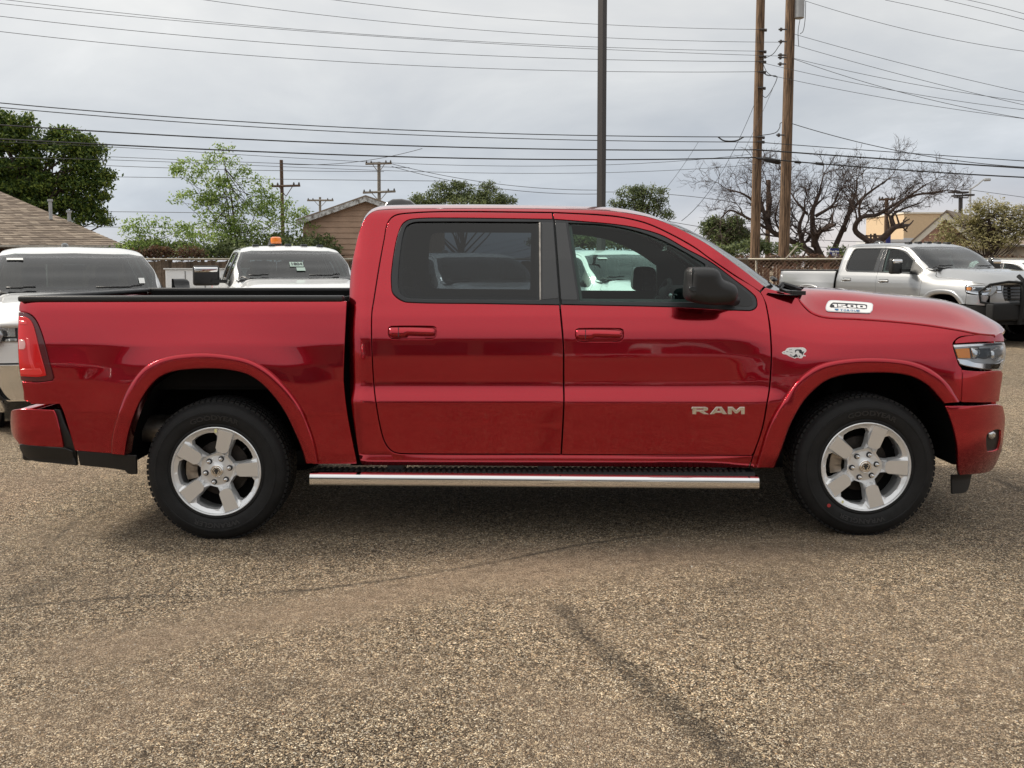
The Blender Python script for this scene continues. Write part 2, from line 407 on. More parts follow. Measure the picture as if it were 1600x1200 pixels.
def loft(name, rows, mat, parent, offset=OFF, sharp=None, close=False):
    n = len(rows[0]); V = [tuple(p) for r in rows for p in r]; f = []
    for i in range(len(rows) - 1):
        for j in range(n if close else n - 1):
            k = (j + 1) % n; f.append((i*n+j, (i+1)*n+j, (i+1)*n+k, i*n+k))
    return mesh(name, V, f, mat, parent, smooth=True, sharp=sharp, offset=offset)
def resample(P, n):
    P = np.asarray(P, float); d = np.r_[0, np.cumsum(np.linalg.norm(np.diff(P, axis=0), axis=1))]; t = np.linspace(0, d[-1], n)
    return np.stack([np.interp(t, d, P[:, k]) for k in range(P.shape[1])], 1)
def rbox(name, lo, hi, r, mat, parent, offset=OFF, seg=3, rot=None):
    bm = bmesh.new(); bmesh.ops.create_cube(bm, size=1)
    lo, hi = Vector(lo), Vector(hi); c = (lo + hi) / 2; s = hi - lo
    for v in bm.verts: v.co = Vector((v.co.x * s.x, v.co.y * s.y, v.co.z * s.z))
    bmesh.ops.bevel(bm, geom=list(bm.edges), offset=r, segments=seg, affect='EDGES', profile=0.5)
    for v in bm.verts:
        co = v.co.copy()
        if rot is not None: co = rot @ co
        v.co = co + c - Vector(offset)
    me = bpy.data.meshes.new(name); bm.to_mesh(me); bm.free(); me.polygons.foreach_set('use_smooth', [True] * len(me.polygons)); me.set_sharp_from_angle(angle=R(50))
    return link_mesh(name, me, mat, parent)

# ------------------------------------------------------------------ outlines traced on the near flank (photo pixels)
FL_R_OUT = [(173,709),(175,679),(184,647),(200,607),(224,575),(251,560),(280,553.5),(320,551),(360,555),(392,563),(421,580),(448,607),(469,636),(483,668),(493,700),(497,724)]
FL_R_IN = [(196,711),(200,684),(211,647),(227,615),(248,591),(272,581),(309,577),(347,577.5),(379,583),(400,593),(421,612),(443,641),(459,673),(472,705),(477,724)]
FL_F_OUT = [(1181,730),(1189,705),(1196,681),(1208,652),(1225,624),(1245.6,595),(1272,574),(1298,564.7),(1337.5,559.4),(1377,559),(1416,563),(1442.5,571),(1463.5,583),(1482,600),(1492,616),(1499.5,628)]
FL_F_IN = [(1211,731),(1222,702),(1235,665),(1253.5,631),(1272,610),(1293,594.5),(1322,586),(1364,583),(1403,584.5),(1429,590.5),(1450,603),(1466,620),(1474,630)]
def shrink(path, dx, cx, cy):
    out = []
    for x, y in path:
        d = math.hypot(x - cx, y - cy); out.append((x + (cx - x) / d * dx, y + (cy - y) / d * dx))
    return out
FLR_B = shrink(FL_R_OUT, 8, 335, 735); FLF_B = shrink(FL_F_OUT, 8, 1350, 730)
FLR_B[0] = (181, 709); FLR_B[-1] = (489, 725); FLF_B[0] = (1189, 731); FLF_B[-1] = (1491, 628)

def build_pickup():
    root = empty('pickup_truck', (0, YC, 0))
    near = []                                              # parts that exist on both flanks
    def P(o): near.append(o); return o
    # ---- bed side
    P(panel('bed_side', [(42,464),(120,466),(300,468),(541,470.5),(537,560),(536.5,600),(543,652),(556,718),(557.5,725)] + FLR_B[::-1] +
          [(117,704),(106,666),(98,641),(93,631),(51,631),(42,625),(37,613),(33.5,597),(60,598),(82,595),(85,590),(77,562),(68,528),(60,506),(52,494),(40,487),(29.5,486),(30,477),(34,469)],
          mat=RED, parent=root, fn=S_bed, step=.03))
    # ---- tail lamp
    tl = P(panel('tail_lamp', [(29,488),(40,489),(51,496),(59,508),(67,530),(76,564),(83.5,591),(80,594),(60,596.5),(32.5,594.5),(29,570),(27.5,525)], mat=TAILDARK, parent=root, fn=S_bed, off=.004))
    panel('lamp_lens', [(29,494),(40,496),(48,503),(54,520),(60,545),(68,574),(71,587),(60,589),(32,588),(29,560),(28,525)], mat=TAILRED, parent=tl, fn=S_bed, off=-.006, step=.02)
    panel('reverse_lamp', [(28.6,531),(37,531),(39,536),(39,543),(37,546),(29,546)], mat=TAILPINK, parent=tl, fn=S_bed, off=-.0085)
    panel('light_strip', [(40.5,528),(45,529),(49,560),(57,583),(53,584),(45,565)], mat=TAILBRIGHT, parent=tl, fn=S_bed, off=-.0085)
    panel('light_strip', [(30.5,577),(62,576),(66,583),(62,586),(31.5,585)], mat=TAILBRIGHT, parent=tl, fn=S_bed, off=-.0085)
    panel('light_strip', [(29,501),(40,502),(42,507),(29,506)], mat=TAILBRIGHT, parent=tl, fn=S_bed, off=-.0085)
    # ---- rear bumper corner and valance
    S_bmp = lambda x, z: S_bed(x, z * 0 + .8) - .015 + 0.05 * np.clip((.66 - z) / .2, 0, 1) ** 2
    P(panel('rear_bumper_corner', [(16.5,645),(18,641),(30,639.5),(83,641),(87,650),(98.5,699),(60,697),(31,693),(22,684),(17,672)], mat=RED, parent=root, fn=S_bmp))
    P(panel('bumper_trim', [(84,640),(93,641),(101,665),(117,702),(120,727),(108,703),(100,699),(88,650)], mat=BLACK, parent=root, fn=S_bmp, off=.02))
    P(panel('lower_valance', [(30,694.5),(60,698.5),(99,701),(112,705),(119,727.5),(80,723.5),(50,719.5),(37,711),(31,702)], mat=BLACK, parent=root, fn=S_bmp, off=.005))
    P(panel('side_valance', [(120,705),(195,711),(212,712),(213,741),(200,740.5),(194,735),(125,727)], mat=BLACK, parent=root, fn=S_bed, off=.004))
    # ---- flares
    for out_, in_, fn in ((FL_R_OUT, FL_R_IN, S_bed), (FL_F_OUT, FL_F_IN, S_cab)):
        A = resample(smooth_poly(out_, 4, closed=False), 70); B = resample(smooth_poly(in_, 4, closed=False), 70)
        prof = [(0, .012), (0, -.008), (.02, -.016), (.07, -.024), (.16, -.028), (.35, -.0295), (.6, -.030), (.85, -.028), (.95, -.024), (1.0, -.014), (1.0, .03), (.99, .07)]
        rows = []
        for a, b in zip(A, B):
            ya = float(fn(*unproj([a], fn)[0])); yb = ya + .004
            row = []
            for t, o in prof:
                q = a * (1 - t) + b * t; Y = ya * (1 - t) + yb * t + o; v = at(q[0], q[1], Y)
                if o > .02: v = Vector((row[-1][0], Y, row[-1][2]))
                row.append(tuple(v))
            rows.append(row)
        P(loft('wheel_arch_flare', rows, RED, root, sharp=60))
    # ---- cab frame and sills
    P(panel('cab_frame', [(546,471),(547,435),(552,401),(561,363),(567,348),(574,337),(584,330),(600,327.5),(640,326.2),(750,325.7),(860,326.5),(935,328.3),(972,331.7),(1010,338.5),(1035,346),(1060,357),(1085,370),(1110,385),(1160,421),(1194,447),
          (1187,454.5),(1147,428.5),(1110,403.5),(1085,385.3),(1047,364.2),(1010,347.8),(972,338.6),(935,334.4),(900,332.6),(862,331),(698,329.5),(637,332),(615.5,336.3),(604.5,348.6),(599.2,374),(592,412.6),(583,469),(579.8,491),(579.8,540),(583,600),(587,634),(596,679.5),(604.3,698.5),(615.8,708),(637,710.7),(876,711.5),(1176,713),(1169.5,731),(900,729),(700,727.5),(566,727),(562,717),(551.5,652),(546.2,600),(545.5,540)],
          mat=RED, parent=root, step=.03, lip=.03))
    RD_T = [(581.7,491),(585,469),(594,412.6),(601,374),(606,349.5),(616.6,338),(637,334),(698,331.5),(862.3,333)]
    RD_B = [(879,540),(879.5,600),(880,626),(878,670),(875.8,709),(637,708.3),(616.5,706),(606,697),(598,679),(589,634),(585,600),(581.7,540)]
    HR = [(863,342),(698,340),(643.6,341.7),(630,348),(623,361),(616.6,385.6),(611,426),(611,446),(613,458),(623,468),(637,473),(750,475),(873.5,477)]
    def cup(x0, x1, y0, y1): return [(x0+5,y0),(x1-5,y0),(x1-1,y0+2),(x1,y0+6),(x1,y1-7),(x1-3,y1-2),(x1-8,y1),(x0+8,y1),(x0+3,y1-2),(x0,y1-7),(x0,y0+6),(x0+1,y0+2)]
    for kind in ('rear', 'front'):
        if kind == 'rear':
            door = P(panel('rear_door', RD_T + HR + RD_B, [cup(606.5,682,509.5,530)], mat=RED, parent=root)); cx0, cx1, cy0 = 606.5, 682, 509.5
        else:
            FD = [(864.8,333),(900,334.6),(935,336.6),(972,340.6),(1010,349.8),(1047,366.3),(1085,387.5),(1110,405.5),(1147,430.7),(1187,456.5),(1197,480),(1204,540),(1202,600),(1197,633),(1190,670),(1177,708),(1174,711.2),(878.2,709.6),(880.5,670),(882.4,626),(882,600),(881.5,540)]
            HF = [(876.2,476.5),(1060,480.5),(1170,486),(1180,483),(1184,476),(1180,462),(1147,436),(1110,408.5),(1072,388),(1035,367.5),(997,356),(960,350),(910,345.5),(866,342)]
            door = P(panel('front_door', FD + HF, [cup(899,974.5,513,534)], mat=RED, parent=root)); cx0, cx1, cy0 = 899, 974.5, 513
        # handle: bowl, bar, lock cover
        bowl = cup(cx0 - 2, cx1 + 2, cy0 - 2, cy0 + 23)
        panel('handle_cup', bowl, mat=RED, parent=door, off=.03, step=.012, lip=.004, extra=lambda vs, P3, lp: P3)
        hb = panel('handle', [(cx0+1,cy0+4),(cx0+4,cy0+2),(cx1-6,cy0+3),(cx1-2,cy0+6),(cx1-2,cy0+12),(cx1-6,cy0+15),(cx0+30,cy0+14),(cx0+27,cy0+17.5),(cx0+5,cy0+17),(cx0+1,cy0+13)], mat=RED, parent=door, off=-.004, step=.008, lip=.03, bevel=.002, spx=1.5, extra=puff(.018, .02))
        panel('handle_seam', [(cx0+15.5,cy0+2.4),(cx0+16.5,cy0+2.4),(cx0+16.5,cy0+17),(cx0+15.5,cy0+17)], mat=INK, parent=door, off=-.0225, lip=.01, bevel=.0005)
    # window mouldings, appliques and glass
    gr = [(622,430),(622.5,450),(628,461.5),(640,466.5),(843,469),(843,346.8),(655,346.3),(641,349),(633,356),(626.5,384)]
    gf = [(888,348),(947,351.4),(997,361.4),(1035,375.4),(1072,394.6),(1102,413),(1108,472.5),(906,471)]
    def win(nm, outer, hole, gl, door_edge=None):
        tr = P(panel('window_frame', outer, [hole], mat=TRIM, parent=root, off=-.001, lip=.015, bevel=.003))
        big = unproj(smooth_poly(hole, 3), S_cab, .012); c = big.mean(0)
        if area2(big) < 0: big = big[::-1]
        region('window_glass', inset(big, -.012), [], mpS(S_cab, .012), gl, tr, step=.05, lip=.003)
        return tr
    tr_r = win('r', [(864.5,345),(863.8,343.2),(698,341.2),(644,342.8),(631,349),(624,362),(617.8,386),(612,426),(612,446),(614,457.5),(624,467),(637.5,472),(750,474),(874.5,476)], gr, GL_DARK)
    tr_f = win('f', [(867.5,343.5),(910,346.8),(960,351.3),(997,357.3),(1035,368.9),(1072,389.4),(1110,409.8),(1147,437.2),(1179,463),(1182.5,476),(1179,482),(1170,484.8),(1060,479.5),(878.2,475.3)], gf, GL_CLEAR)
    panel('pillar_cover', [(847,347.5),(864.3,347.7),(872.8,466),(847,468.5)], mat=GLOSSBLACK, parent=tr_r, off=-.004, lip=.004)
    panel('pillar_cover', [(868,348),(884,348.3),(902.5,469),(877.2,468.5)], mat=GLOSSBLACK, parent=tr_f, off=-.004, lip=.004)
    panel('pillar_strip', [(842.3,347.2),(844.6,347.2),(845.4,468.5),(843,468.5)], mat=STEEL, parent=tr_r, off=-.006, lip=.004, bevel=.001)
    panel('mirror_sail', [(1105,414),(1112,417),(1148,442),(1174,464),(1176,476),(1170,479),(1111,475)], mat=BLACK, parent=tr_f, off=-.004, lip=.006)
    # ---- door mirror
    S_m1 = S_flat(-.15)
    mr = P(panel('door_mirror', [(1074,462),(1075,440),(1077,424),(1082,418),(1100,417),(1117,419),(1124,424),(1130,436),(1141,441),(1150,447),(1153.5,457),(1151,468),(1144,474),(1120,477),(1095,475),(1079,470)], mat=BLACK, parent=root, fn=S_m1, step=.008, lip=.13, bevel=.002, spx=2, extra=puff(.055, .05)))
    panel('turn_signal', [(1078,448),(1095,448),(1122,451.5),(1126,458),(1121,458.5),(1095,457),(1078,454)], mat=LAMPGREY, parent=mr, fn=S_flat(-.203), lip=.02, bevel=.001)
    me = MB(); a0 = at(1120, 466, -.08); a1 = at(1150, 470, .07); me.tube([a0, a1], .028, 8); me.build('mirror_arm', BLACK, mr, smooth=True, offset=OFF)
    gm = at(1076, 444, -.12); z0_, z1_ = gm.z - .10, gm.z + .10
    MB().add([(gm.x + .004, -.19, z0_ + .012), (gm.x + .066, -.034, z0_ + .012), (gm.x + .066, -.034, z1_ - .012), (gm.x + .004, -.19, z1_ - .012)], [(0,1,2,3)]).build('mirror_glass', MIRROR, mr, offset=OFF)
    # ---- fender, headlamp, fascia, bumper
    HOODLINE = [(1243,462.5),(1253,476.5),(1268,490.3),(1290,497.5),(1337,500),(1390,503.7),(1442,509),(1495,517),(1524,522.8)]
    P(panel('front_fender', [(1196,449.5),(1216,455)] + HOODLINE + [(1500,526),(1492,531.5),(1488.5,538),(1497.5,569),(1503,578),(1501.5,626.8)] + FLF_B[::-1] +
          [(1172,731),(1179.6,708.5),(1192.5,670),(1199.6,633),(1204.6,600),(1206.6,540),(1199.4,480),(1189.6,456.5)], mat=RED, parent=root))
    P(panel('lamp_brow', [(1527,523.8),(1553.5,524.8),(1565,519),(1568.5,527),(1569,533.5),(1530,534.3),(1493,536.8),(1494,532.5),(1502,527.3)], mat=RED, parent=root, off=.004, step=.02))
    P(panel('front_fascia', [(1504.5,578.5),(1530,580.5),(1564,579),(1567,583),(1564,605),(1561,627.5),(1540,628.7),(1503,628.2)], mat=RED, parent=root, off=0.002, step=.02))
    S_fb = lambda x, z: S_cab(x, z * 0 + .8) - .012 + .07 * np.clip((.66 - z) / .25, 0, 1.4) ** 2 + .02 * np.clip((z - .765) / .04, 0, 1) ** 2
    fog = [(1541,680),(1545,674),(1553,670.5),(1567,666),(1567.5,680),(1565.5,700),(1556,706),(1542,706.5),(1540.5,695)]
    P(panel('front_bumper_corner', [(1478,634),(1520,634.5),(1560,632.5),(1567,634.5),(1570.5,650),(1570,668),(1568,686),(1564,706),(1555,727),(1545,737.5),(1500,742.5),(1498,733),(1496.5,697),(1490,665)], [[(1542,681),(1547,675),(1558,671),(1564,672),(1563,690),(1560,702),(1553,705),(1543,705.5),(1541.5,695)]], mat=RED, parent=root, fn=S_fb, step=.02, lip=.03))
    fg = P(panel('fog_lamp_housing', [(1539,680),(1547,672),(1565,667),(1567.5,672),(1565,706),(1540,709)], mat=BLACK, parent=root, fn=S_fb, off=.018, lip=.01))
    panel('fog_lamp', [(1545,677),(1552,673.5),(1556,676),(1555,683),(1550,687),(1545,684)], mat=LAMPSILVER, parent=fg, fn=S_fb, off=.008, extra=puff(.008, .012), step=.005, spx=1.5)
    P(panel('air_dam', [(1487.5,743),(1519,741),(1513,765),(1507.5,770),(1488,772)], mat=BLACK, parent=root, fn=S_fb, off=.05, lip=.02))
    hl = P(panel('headlamp', [(1490,538.5),(1530,536),(1569.5,535),(1572,545),(1570.5,562),(1566,577.5),(1545,577.5),(1530,576),(1506,571.5),(1499,568.5),(1495,556)], mat=LAMPBOWL, parent=root, off=.03, step=.02, lip=.03))
    panel('lamp_trim', [(1490.5,539),(1569,535.4),(1569,539.2),(1520,541),(1491.5,543)], mat=CHROME, parent=hl, off=.004, lip=.02, bevel=.001)
    panel('lamp_trim', [(1497,561),(1512,562.5),(1523,566.5),(1560,568),(1569,562),(1567,573),(1563,576.8),(1545,577),(1530,575),(1507,570.5),(1500,568)], mat=CHROME, parent=hl, off=.006, lip=.02, bevel=.001)
    panel('lamp_dark_patch', [(1528,545),(1548,544),(1550,556),(1540,561),(1528,559)], mat=LAMPGREY, parent=hl, off=.02, lip=.01)  # dark grey patch inside the headlamp
    panel('amber_reflector', [(1493,545.5),(1515,544),(1517,560),(1498,559.5)], mat=AMBER, parent=hl, off=.012, lip=.01)
    panel('projector_lens', [(1517,543.5),(1530,542.5),(1532,553),(1526,561),(1520,560)], mat=LAMPSILVER, parent=hl, off=.014, lip=.01, extra=puff(.01, .015), step=.01)
    panel('projector_lens', [(1548,548),(1562,541),(1568,541),(1568,558),(1558,564),(1549,560)], mat=LAMPSILVER, parent=hl, off=.014, lip=.01, extra=puff(.01, .015), step=.01)
    panel('lamp_cover', [(1490.5,539),(1569.5,535.2),(1571.5,545),(1570,562),(1566,577),(1545,577),(1530,575.5),(1506,571),(1499.5,568)], mat=LENS, parent=hl, off=0, lip=.004)
    # ---- dark inner shell, added so the panel gaps look shaded
    sh = [(560,475),(590,480),(870,482),(1180,482),(1230,470),(1260,496),(1340,506),(1480,520),(1488,545),(1500,600),(1496,622)] + shrink(FL_F_OUT, -4, 1350, 730)[::-1][1:] + [(1175,722),(900,722),(572,720),(560,650),(555,560)]
    P(panel('inner_shell', sh, mat=DARK, parent=root, off=.035, step=.08, lip=.01))
    sb = [(60,474),(530,478),(528,600),(545,715)] + shrink(FL_R_OUT, -4, 335, 735)[::-1] + [(125,700),(110,650),(95,625),(50,615),(45,600),(95,598),(60,490)]
    P(panel('inner_shell', sb, mat=DARK, parent=root, fn=S_bed, off=.04, step=.08, lip=.01))
    # pillar liner behind the window frames
    pl = [(548,476),(549,435),(554,401),(563,364),(569,349),(576,339),(586,332),(601,329.2),(640,327.7),(750,327.2),(860,328),(935,329.8),(972,333.2),(1010,340),(1035,347.5),(1060,358.3),(1085,371.3),(1110,386.4),(1160,422.4),(1192,447),(1186,484),(1060,486),(876,484),(600,482)]
    P(panel('pillar_liner', pl, [[(628,430),(629,450),(634,459),(645,463),(838,465),(838,350),(655,350),(643,353),(638,360),(632,386)], [(893,352),(947,355.5),(997,365.5),(1032,379),(1066,396),(1096,415),(1104,468),(910,467)]], mat=LINING, parent=root, off=.036, lip=.03, step=.06))
    P(panel('gap_shade', [(530,474),(552,474),(552,600),(560,652),(574,722),(574,727),(548,727),(536,652),(530,600)], mat=DARK, parent=root, fn=S_cab, off=.075, step=.1, lip=.01))  # black sheet standing in for shade in the slot between bed and cab
    # mirrored flank
    for o in list(near):
        c = copy_tree(o, root); c.scale = (1, -1, 1)
    # ---- roof, windscreen, hood
    def S3(px, fn=S_cab, off=0.0):
        q = unproj(px, fn, off); return np.stack([q[:, 0], fn(q[:, 0], q[:, 1]) + off, q[:, 1]], 1)
    def A3(px, Y): return np.array([tuple(at(x, y, Y)) for x, y in px])
    def both(rows):                                       # continue each cross-section over the centreline
        out = []
        for r in rows:
            r = np.asarray(r); m = r[::-1].copy(); m[:, 1] = 2 * YC - m[:, 1]; out.append(np.concatenate([r, m[1:] if abs(r[-1][1] - YC) < 1e-6 else m]))
        return out
    rail = S3(cr([(561,363),(567,347.5),(574,337),(584,330),(600,327),(640,325.7),(750,325.2),(860,326),(935,327.8),(972,331.2),(1010,338),(1036,346)], 90)[:, :2])
    sil = A3(cr([(562,361),(568,344.5),(575,333.5),(585,326),(601,321.8),(640,320.5),(750,320),(860,321.6),(935,323.6),(972,326.6),(1010,334.5),(1035,344)], 90)[:, :2], .62)
    rows = []
    for k, (a, b) in enumerate(zip(rail, sil)):
        u = np.linspace(0, 1, 14)[:, None]; g = 1 - (1 - u) ** 2.2
        r = a + (b - a) * u; r[:, 2] = (a[2] + (b[2] - a[2]) * g[:, 0]); c = np.array([b[0] + (b[0] - a[0]) * .15, YC, b[2] + .008])
        rows.append(np.concatenate([r, [b * .5 + c * .5, c]]))
    roof = loft('roof', both(rows), RED, root)
    loft('headliner', both([r[2:] - np.array([0, 0, .05]) for r in rows]), LINING, root)
    pil = S3(resample(smooth_poly([(1010,338.2),(1035,345.7),(1060,356.7),(1085,369.7),(1110,384.7),(1160,420.7),(1194,447),(1207,454)], 4, closed=False), 40), off=.006)
    ws = A3(resample(smooth_poly([(1034,343.8),(1060,354),(1085,366),(1110,380.6),(1135,397),(1160,412),(1190,434),(1222,453)], 4, closed=False), 40), .62)
    rows = []
    for a, b in zip(pil, ws):
        c = np.array([b[0] + .035, YC, b[2] + .003]); u = np.linspace(0, 1, 10)[:, None]; r = a + (b - a) * u
        r[:, 0] += .04 * np.sin(math.pi * u[:, 0]) ** 1 * .8; rows.append(np.concatenate([r, [b * .4 + c * .6 + [.008, 0, 0], c]]))
    wrows = both(rows); wso = loft('windscreen', wrows, GL_SCREEN, root); nc = len(wrows[0]); wso.data.materials.append(GLOSSBLACK)
    wso.data.polygons.foreach_set('material_index', [1 if (k % (nc - 1) in (0, nc - 2) and k // (nc - 1) > 3) or k // (nc - 1) >= len(wrows) - 4 or k // (nc - 1) in (4, 5) else 0 for k in range(len(wso.data.polygons))])
    for i0, i1 in ((3, 10), (12, 19)):
        wpb = MB(); wpb.tube([Vector(wrows[-5 - int((i - i0) * .25)][i]) + Vector((.03, 0, .018)) for i in range(i0, i1)], .011, 5); wpb.build('wiper_blade', BLACK, root, smooth=True, offset=OFF)
    # cowl under the windscreen
    cw = MB(); cowl_l = A3([(1200,452),(1222,455),(1246,456)], .16)
    rows = [[(p[0], .16, p[2] - .02), (p[0] + .10 * k, .55, p[2] - .005), (p[0] + .16, YC, p[2])] for k, p in zip((1.0, 1.0, 1.0), cowl_l)]
    loft('cowl', both([np.array(r) for r in rows]), BLACK, root)
    wp = at(1243, 451, .30); wb = MB(); wb.tube([at(1216,448,.22), at(1222,443,.26), at(1240,449,.30), at(1252,452,.34)], [.006,.012,.016,.006], 6); wb.tube([at(1224,446,.24), at(1219,452,.20), at(1228,456,.2)], .008, 6)
    wb.box((wp.x - .045, .20, wp.z - .035), (wp.x + .03, .4, wp.z - .012)); wb.build('wiper_arm', BLACK, root, offset=OFF)
    sl = resample(smooth_poly([(1243,460.5),(1254,475),(1269,488.6),(1290,495.6),(1337,498),(1390,501.7),(1442,507),(1495,515),(1529,521),(1553,522.7)], 3, closed=False, corner=80), 70)
    hs = resample(smooth_poly([(1251,448),(1280,449),(1311,450.5),(1364,456),(1416,461),(1456,465.7),(1482,471.5),(1503,479),(1526.5,491),(1547.5,503),(1554,509.5)], 3, closed=False, corner=80), 70)
    A = S3(sl); B = A3(hs, .66); rows = []
    us = np.array([0, .02, .05, .10, .16, .22, .28, .34, .40, .45, .50, .55, .62, .72, .86, 1.0])
    gg = np.interp(np.linspace(0, 1, 401), [0, .10, .26, .40, .50, .60, 1.0], [0, .20, .60, .86, .945, .972, 1.0]); kk = np.exp(-0.5 * (np.arange(-16, 17) / 6.0) ** 2); kk /= kk.sum()
    gg = np.convolve(np.pad(gg, 16, mode='reflect', reflect_type='odd'), kk, mode='valid')
    for i, (a, b) in enumerate(zip(A, B)):
        s = i / 69; g = np.interp(us, np.linspace(0, 1, 401), gg); r = np.zeros((len(us), 3))
        r[:, 0] = a[0] + (b[0] - a[0]) * (1 - (1 - us) ** 1.8); r[:, 1] = a[1] + (b[1] - a[1]) * us; r[:, 2] = a[2] + (b[2] - a[2]) * g
        lipr = [a + [0, .003, -.004], a + [0, .004, -.03]][::-1]
        c = np.array([b[0] + .03 + .03 * s, YC, b[2] - .004]); m = np.array([b[0] + .02 + .02 * s, .85, b[2] - .003])
        rows.append(np.concatenate([lipr, r, [m, c]]))
    last = rows[-1]
    for dx, dz in ((.006, -.008), (.004, -.022), (-.01, -.036), (-.05, -.05)):
        q = last.copy(); q[:, 0] += dx; q[:, 2] += dz; rows.append(q)
    hood = loft('hood', both(rows), RED, root)
    # rear window wall of the cab
    back = [rail[0], sil[0]]
    zt = sil[12][2]; xb = -.95
    MB().box((xb, .16, .50), (xb + .04, 2 * YC - .16, 1.36)).build('cab_back_wall', RED, root, offset=OFF)
    bw = MB(); bw.add([(xb, .2, 1.36), (xb, 2*YC-.2, 1.36), (xb + .09, 2*YC-.38, zt - .03), (xb + .09, .38, zt - .03)], [(0, 3, 2, 1)]); bw.build('rear_window', GL_DARK, root, offset=OFF)
    sf = at(628, 318, YC); fin = MB()   # roof antenna pod
    prof = [(-.11, 0), (-.10, .035), (-.06, .055), (0, .057), (.06, .045), (.10, .012), (.115, 0)]
    rowsf = [[(sf.x + x, YC + yy, sf.z - .025 + z * cz) for (yy, cz) in ((-.045, 0), (-.038, .7), (-.02, .95), (0, 1), (.02, .95), (.038, .7), (.045, 0))] for x, z in prof]
    loft('antenna_pod', rowsf, GLOSSBLACK, root)
    # ---- bed box
    zr = at(300, 462, .1).z; x0 = -2.83; x1 = -.965
    for s in (0, 1):
        ya, yb = (.075, .17) if s == 0 else (2*YC - .17, 2*YC - .075)
        o = rbox('bed_rail_cap', (x0 + .01, ya, zr - .035), (x1, yb, zr), .012, BLACK, root)
        ya, yb = (.17, .19) if s == 0 else (2*YC - .19, 2*YC - .17)
        MB().box((x0 + .06, ya, .86), (x1, yb, zr - .02)).build('bed_inner_wall', DARK, root, offset=OFF)
    MB().box((x0 + .06, .192, .84), (x1, 2*YC - .192, .87)).build('bed_floor', DARK, root, offset=OFF)
    MB().box((x1 - .03, .192, .872), (x1 - .002, 2*YC - .192, zr - .01)).build('bed_front_wall', DARK, root, offset=OFF)
    tg = rbox('tailgate', (-2.865, .17, .77), (-2.79, 2*YC - .17, zr - .03), .02, RED, root)
    rbox('tailgate_cap', (-2.86, .15, zr - .032), (-2.78, 2*YC - .15, zr - .003), .01, BLACK, tg)
    rbox('rear_bumper', (-2.92, .16, .50), (-2.78, 2*YC - .16, .73), .045, RED, root)
    rbox('rear_bumper_step', (-2.88, .16, .42), (-2.78, 2*YC - .16, .51), .02, BLACK, root)
    # ---- front face
    def XF(base): return lambda Pq: np.stack([base - .15 * np.abs((YC - Pq[:, 0]) / .80) ** 2.8 - .08 * np.clip(Pq[:, 1] - .9, 0, 1) ** 1.2, Pq[:, 0], Pq[:, 1]], 1)
    def face(name, outer, holes, base, mat, parent, **kw):
        return region(name, smooth_poly(outer, .03), [smooth_poly(h, .03) for h in holes], XF(base), mat, parent, inw=(-1, 0, 0), step=kw.pop('step', .05), **kw)
    c = YC
    face('face_panel', [(.24, .80), (c+.80, .80), (c+.80, 1.17), (c+.6, 1.19), (c-.6, 1.19), (.24, 1.17)],
         [[(c-.56, .86), (c+.56, .86), (c+.60, 1.0), (c+.57, 1.15), (c-.57, 1.15), (c-.60, 1.0)]], 2.99, RED, root)
    g = face('grille', [(c-.58, .84), (c+.58, .84), (c+.62, 1.0), (c+.59, 1.165), (c-.59, 1.165), (c-.62, 1.0)], [], 2.965, GLOSSBLACK, root)
    for k in range(5):
        z = .885 + k * .055
        face('grille_bar', [(c-.55, z), (c+.55, z), (c+.55, z + .022), (c-.55, z + .022)], [], 2.985, BLACK, g, lip=.03)
    v, f = text_mesh('RAM', .12, .006, .004, 1.5)
    mesh('nameplate', [(2.995, c + p[0], 1.03 + p[1]) for p in v], f, CHROME, g, offset=OFF)
    for s in (-1, 1):
        h2 = face('front_lamp', [(c+s*.62, 1.0), (c+s*.62, 1.15), (c+s*.80, 1.155), (c+s*.80, 1.0)], [], 3.003, LAMPGREY, root)
        face('lamp_trim', [(c+s*.63, 1.005), (c+s*.63, 1.03), (c+s*.79, 1.03), (c+s*.79, 1.005)], [], 3.008, CHROME, h2)
        face('projector_lens', [(c+s*.64, 1.05), (c+s*.64, 1.13), (c+s*.77, 1.13), (c+s*.77, 1.05)], [], 3.012, LAMPSILVER, h2)
    fb = face('front_bumper', [(.24, .44), (c+.80, .44), (c+.80, .785), (.24, .785)], [[(c-.5, .50), (c+.5, .50), (c+.45, .62), (c-.45, .62)]], 3.02, RED, root, lip=.05)
    face('bumper_mesh', [(c-.52, .48), (c+.52, .48), (c+.52, .64), (c-.52, .64)], [], 2.99, BLACK, fb)
    # ---- running board
    for s in (1, -1):
        prof = [(-.034,.292),(-.041,.297),(-.043,.306),(-.0425,.325),(-.0415,.341),(-.038,.349),(-.030,.356),(-.014,.361),(.012,.362),(.012,.300),(0,.290),(-.016,.289)]
        zb0 = at(484,742,-.035).z - .352; zb1 = at(1186,748,-.035).z - .352
        xa = at(484,750,-.035).x; xb2 = at(1186,755,-.035).x; rows = []
        for i in range(30):
            u = i / 29; x = xa + (xb2 - xa) * u; dz = zb0 + (zb1 - zb0) * u
            rows.append([(x, (y if s == 1 else 2*YC - y), z + dz) for y, z in prof])
        rb = loft('running_board', rows, CHROME, root, close=True, sharp=50)
        for q in (rows[0], rows[-1]): mesh('end_cap', q, [tuple(range(len(q)))], BLACK, rb, offset=OFF)
        pad = MB(); ym = lambda y: y if s == 1 else 2*YC - y
        zt0 = .366 + (zb0 + zb1) / 2
        def yb_(a, b): return (min(ym(a), ym(b)), max(ym(a), ym(b)))
        y0_, y1_ = yb_(.014, .125); pad.box((xa + .01, y0_, zt0 - .05), (xb2 - .01, y1_, zt0)); pad.build('step_pad', BLACK, rb, offset=OFF)
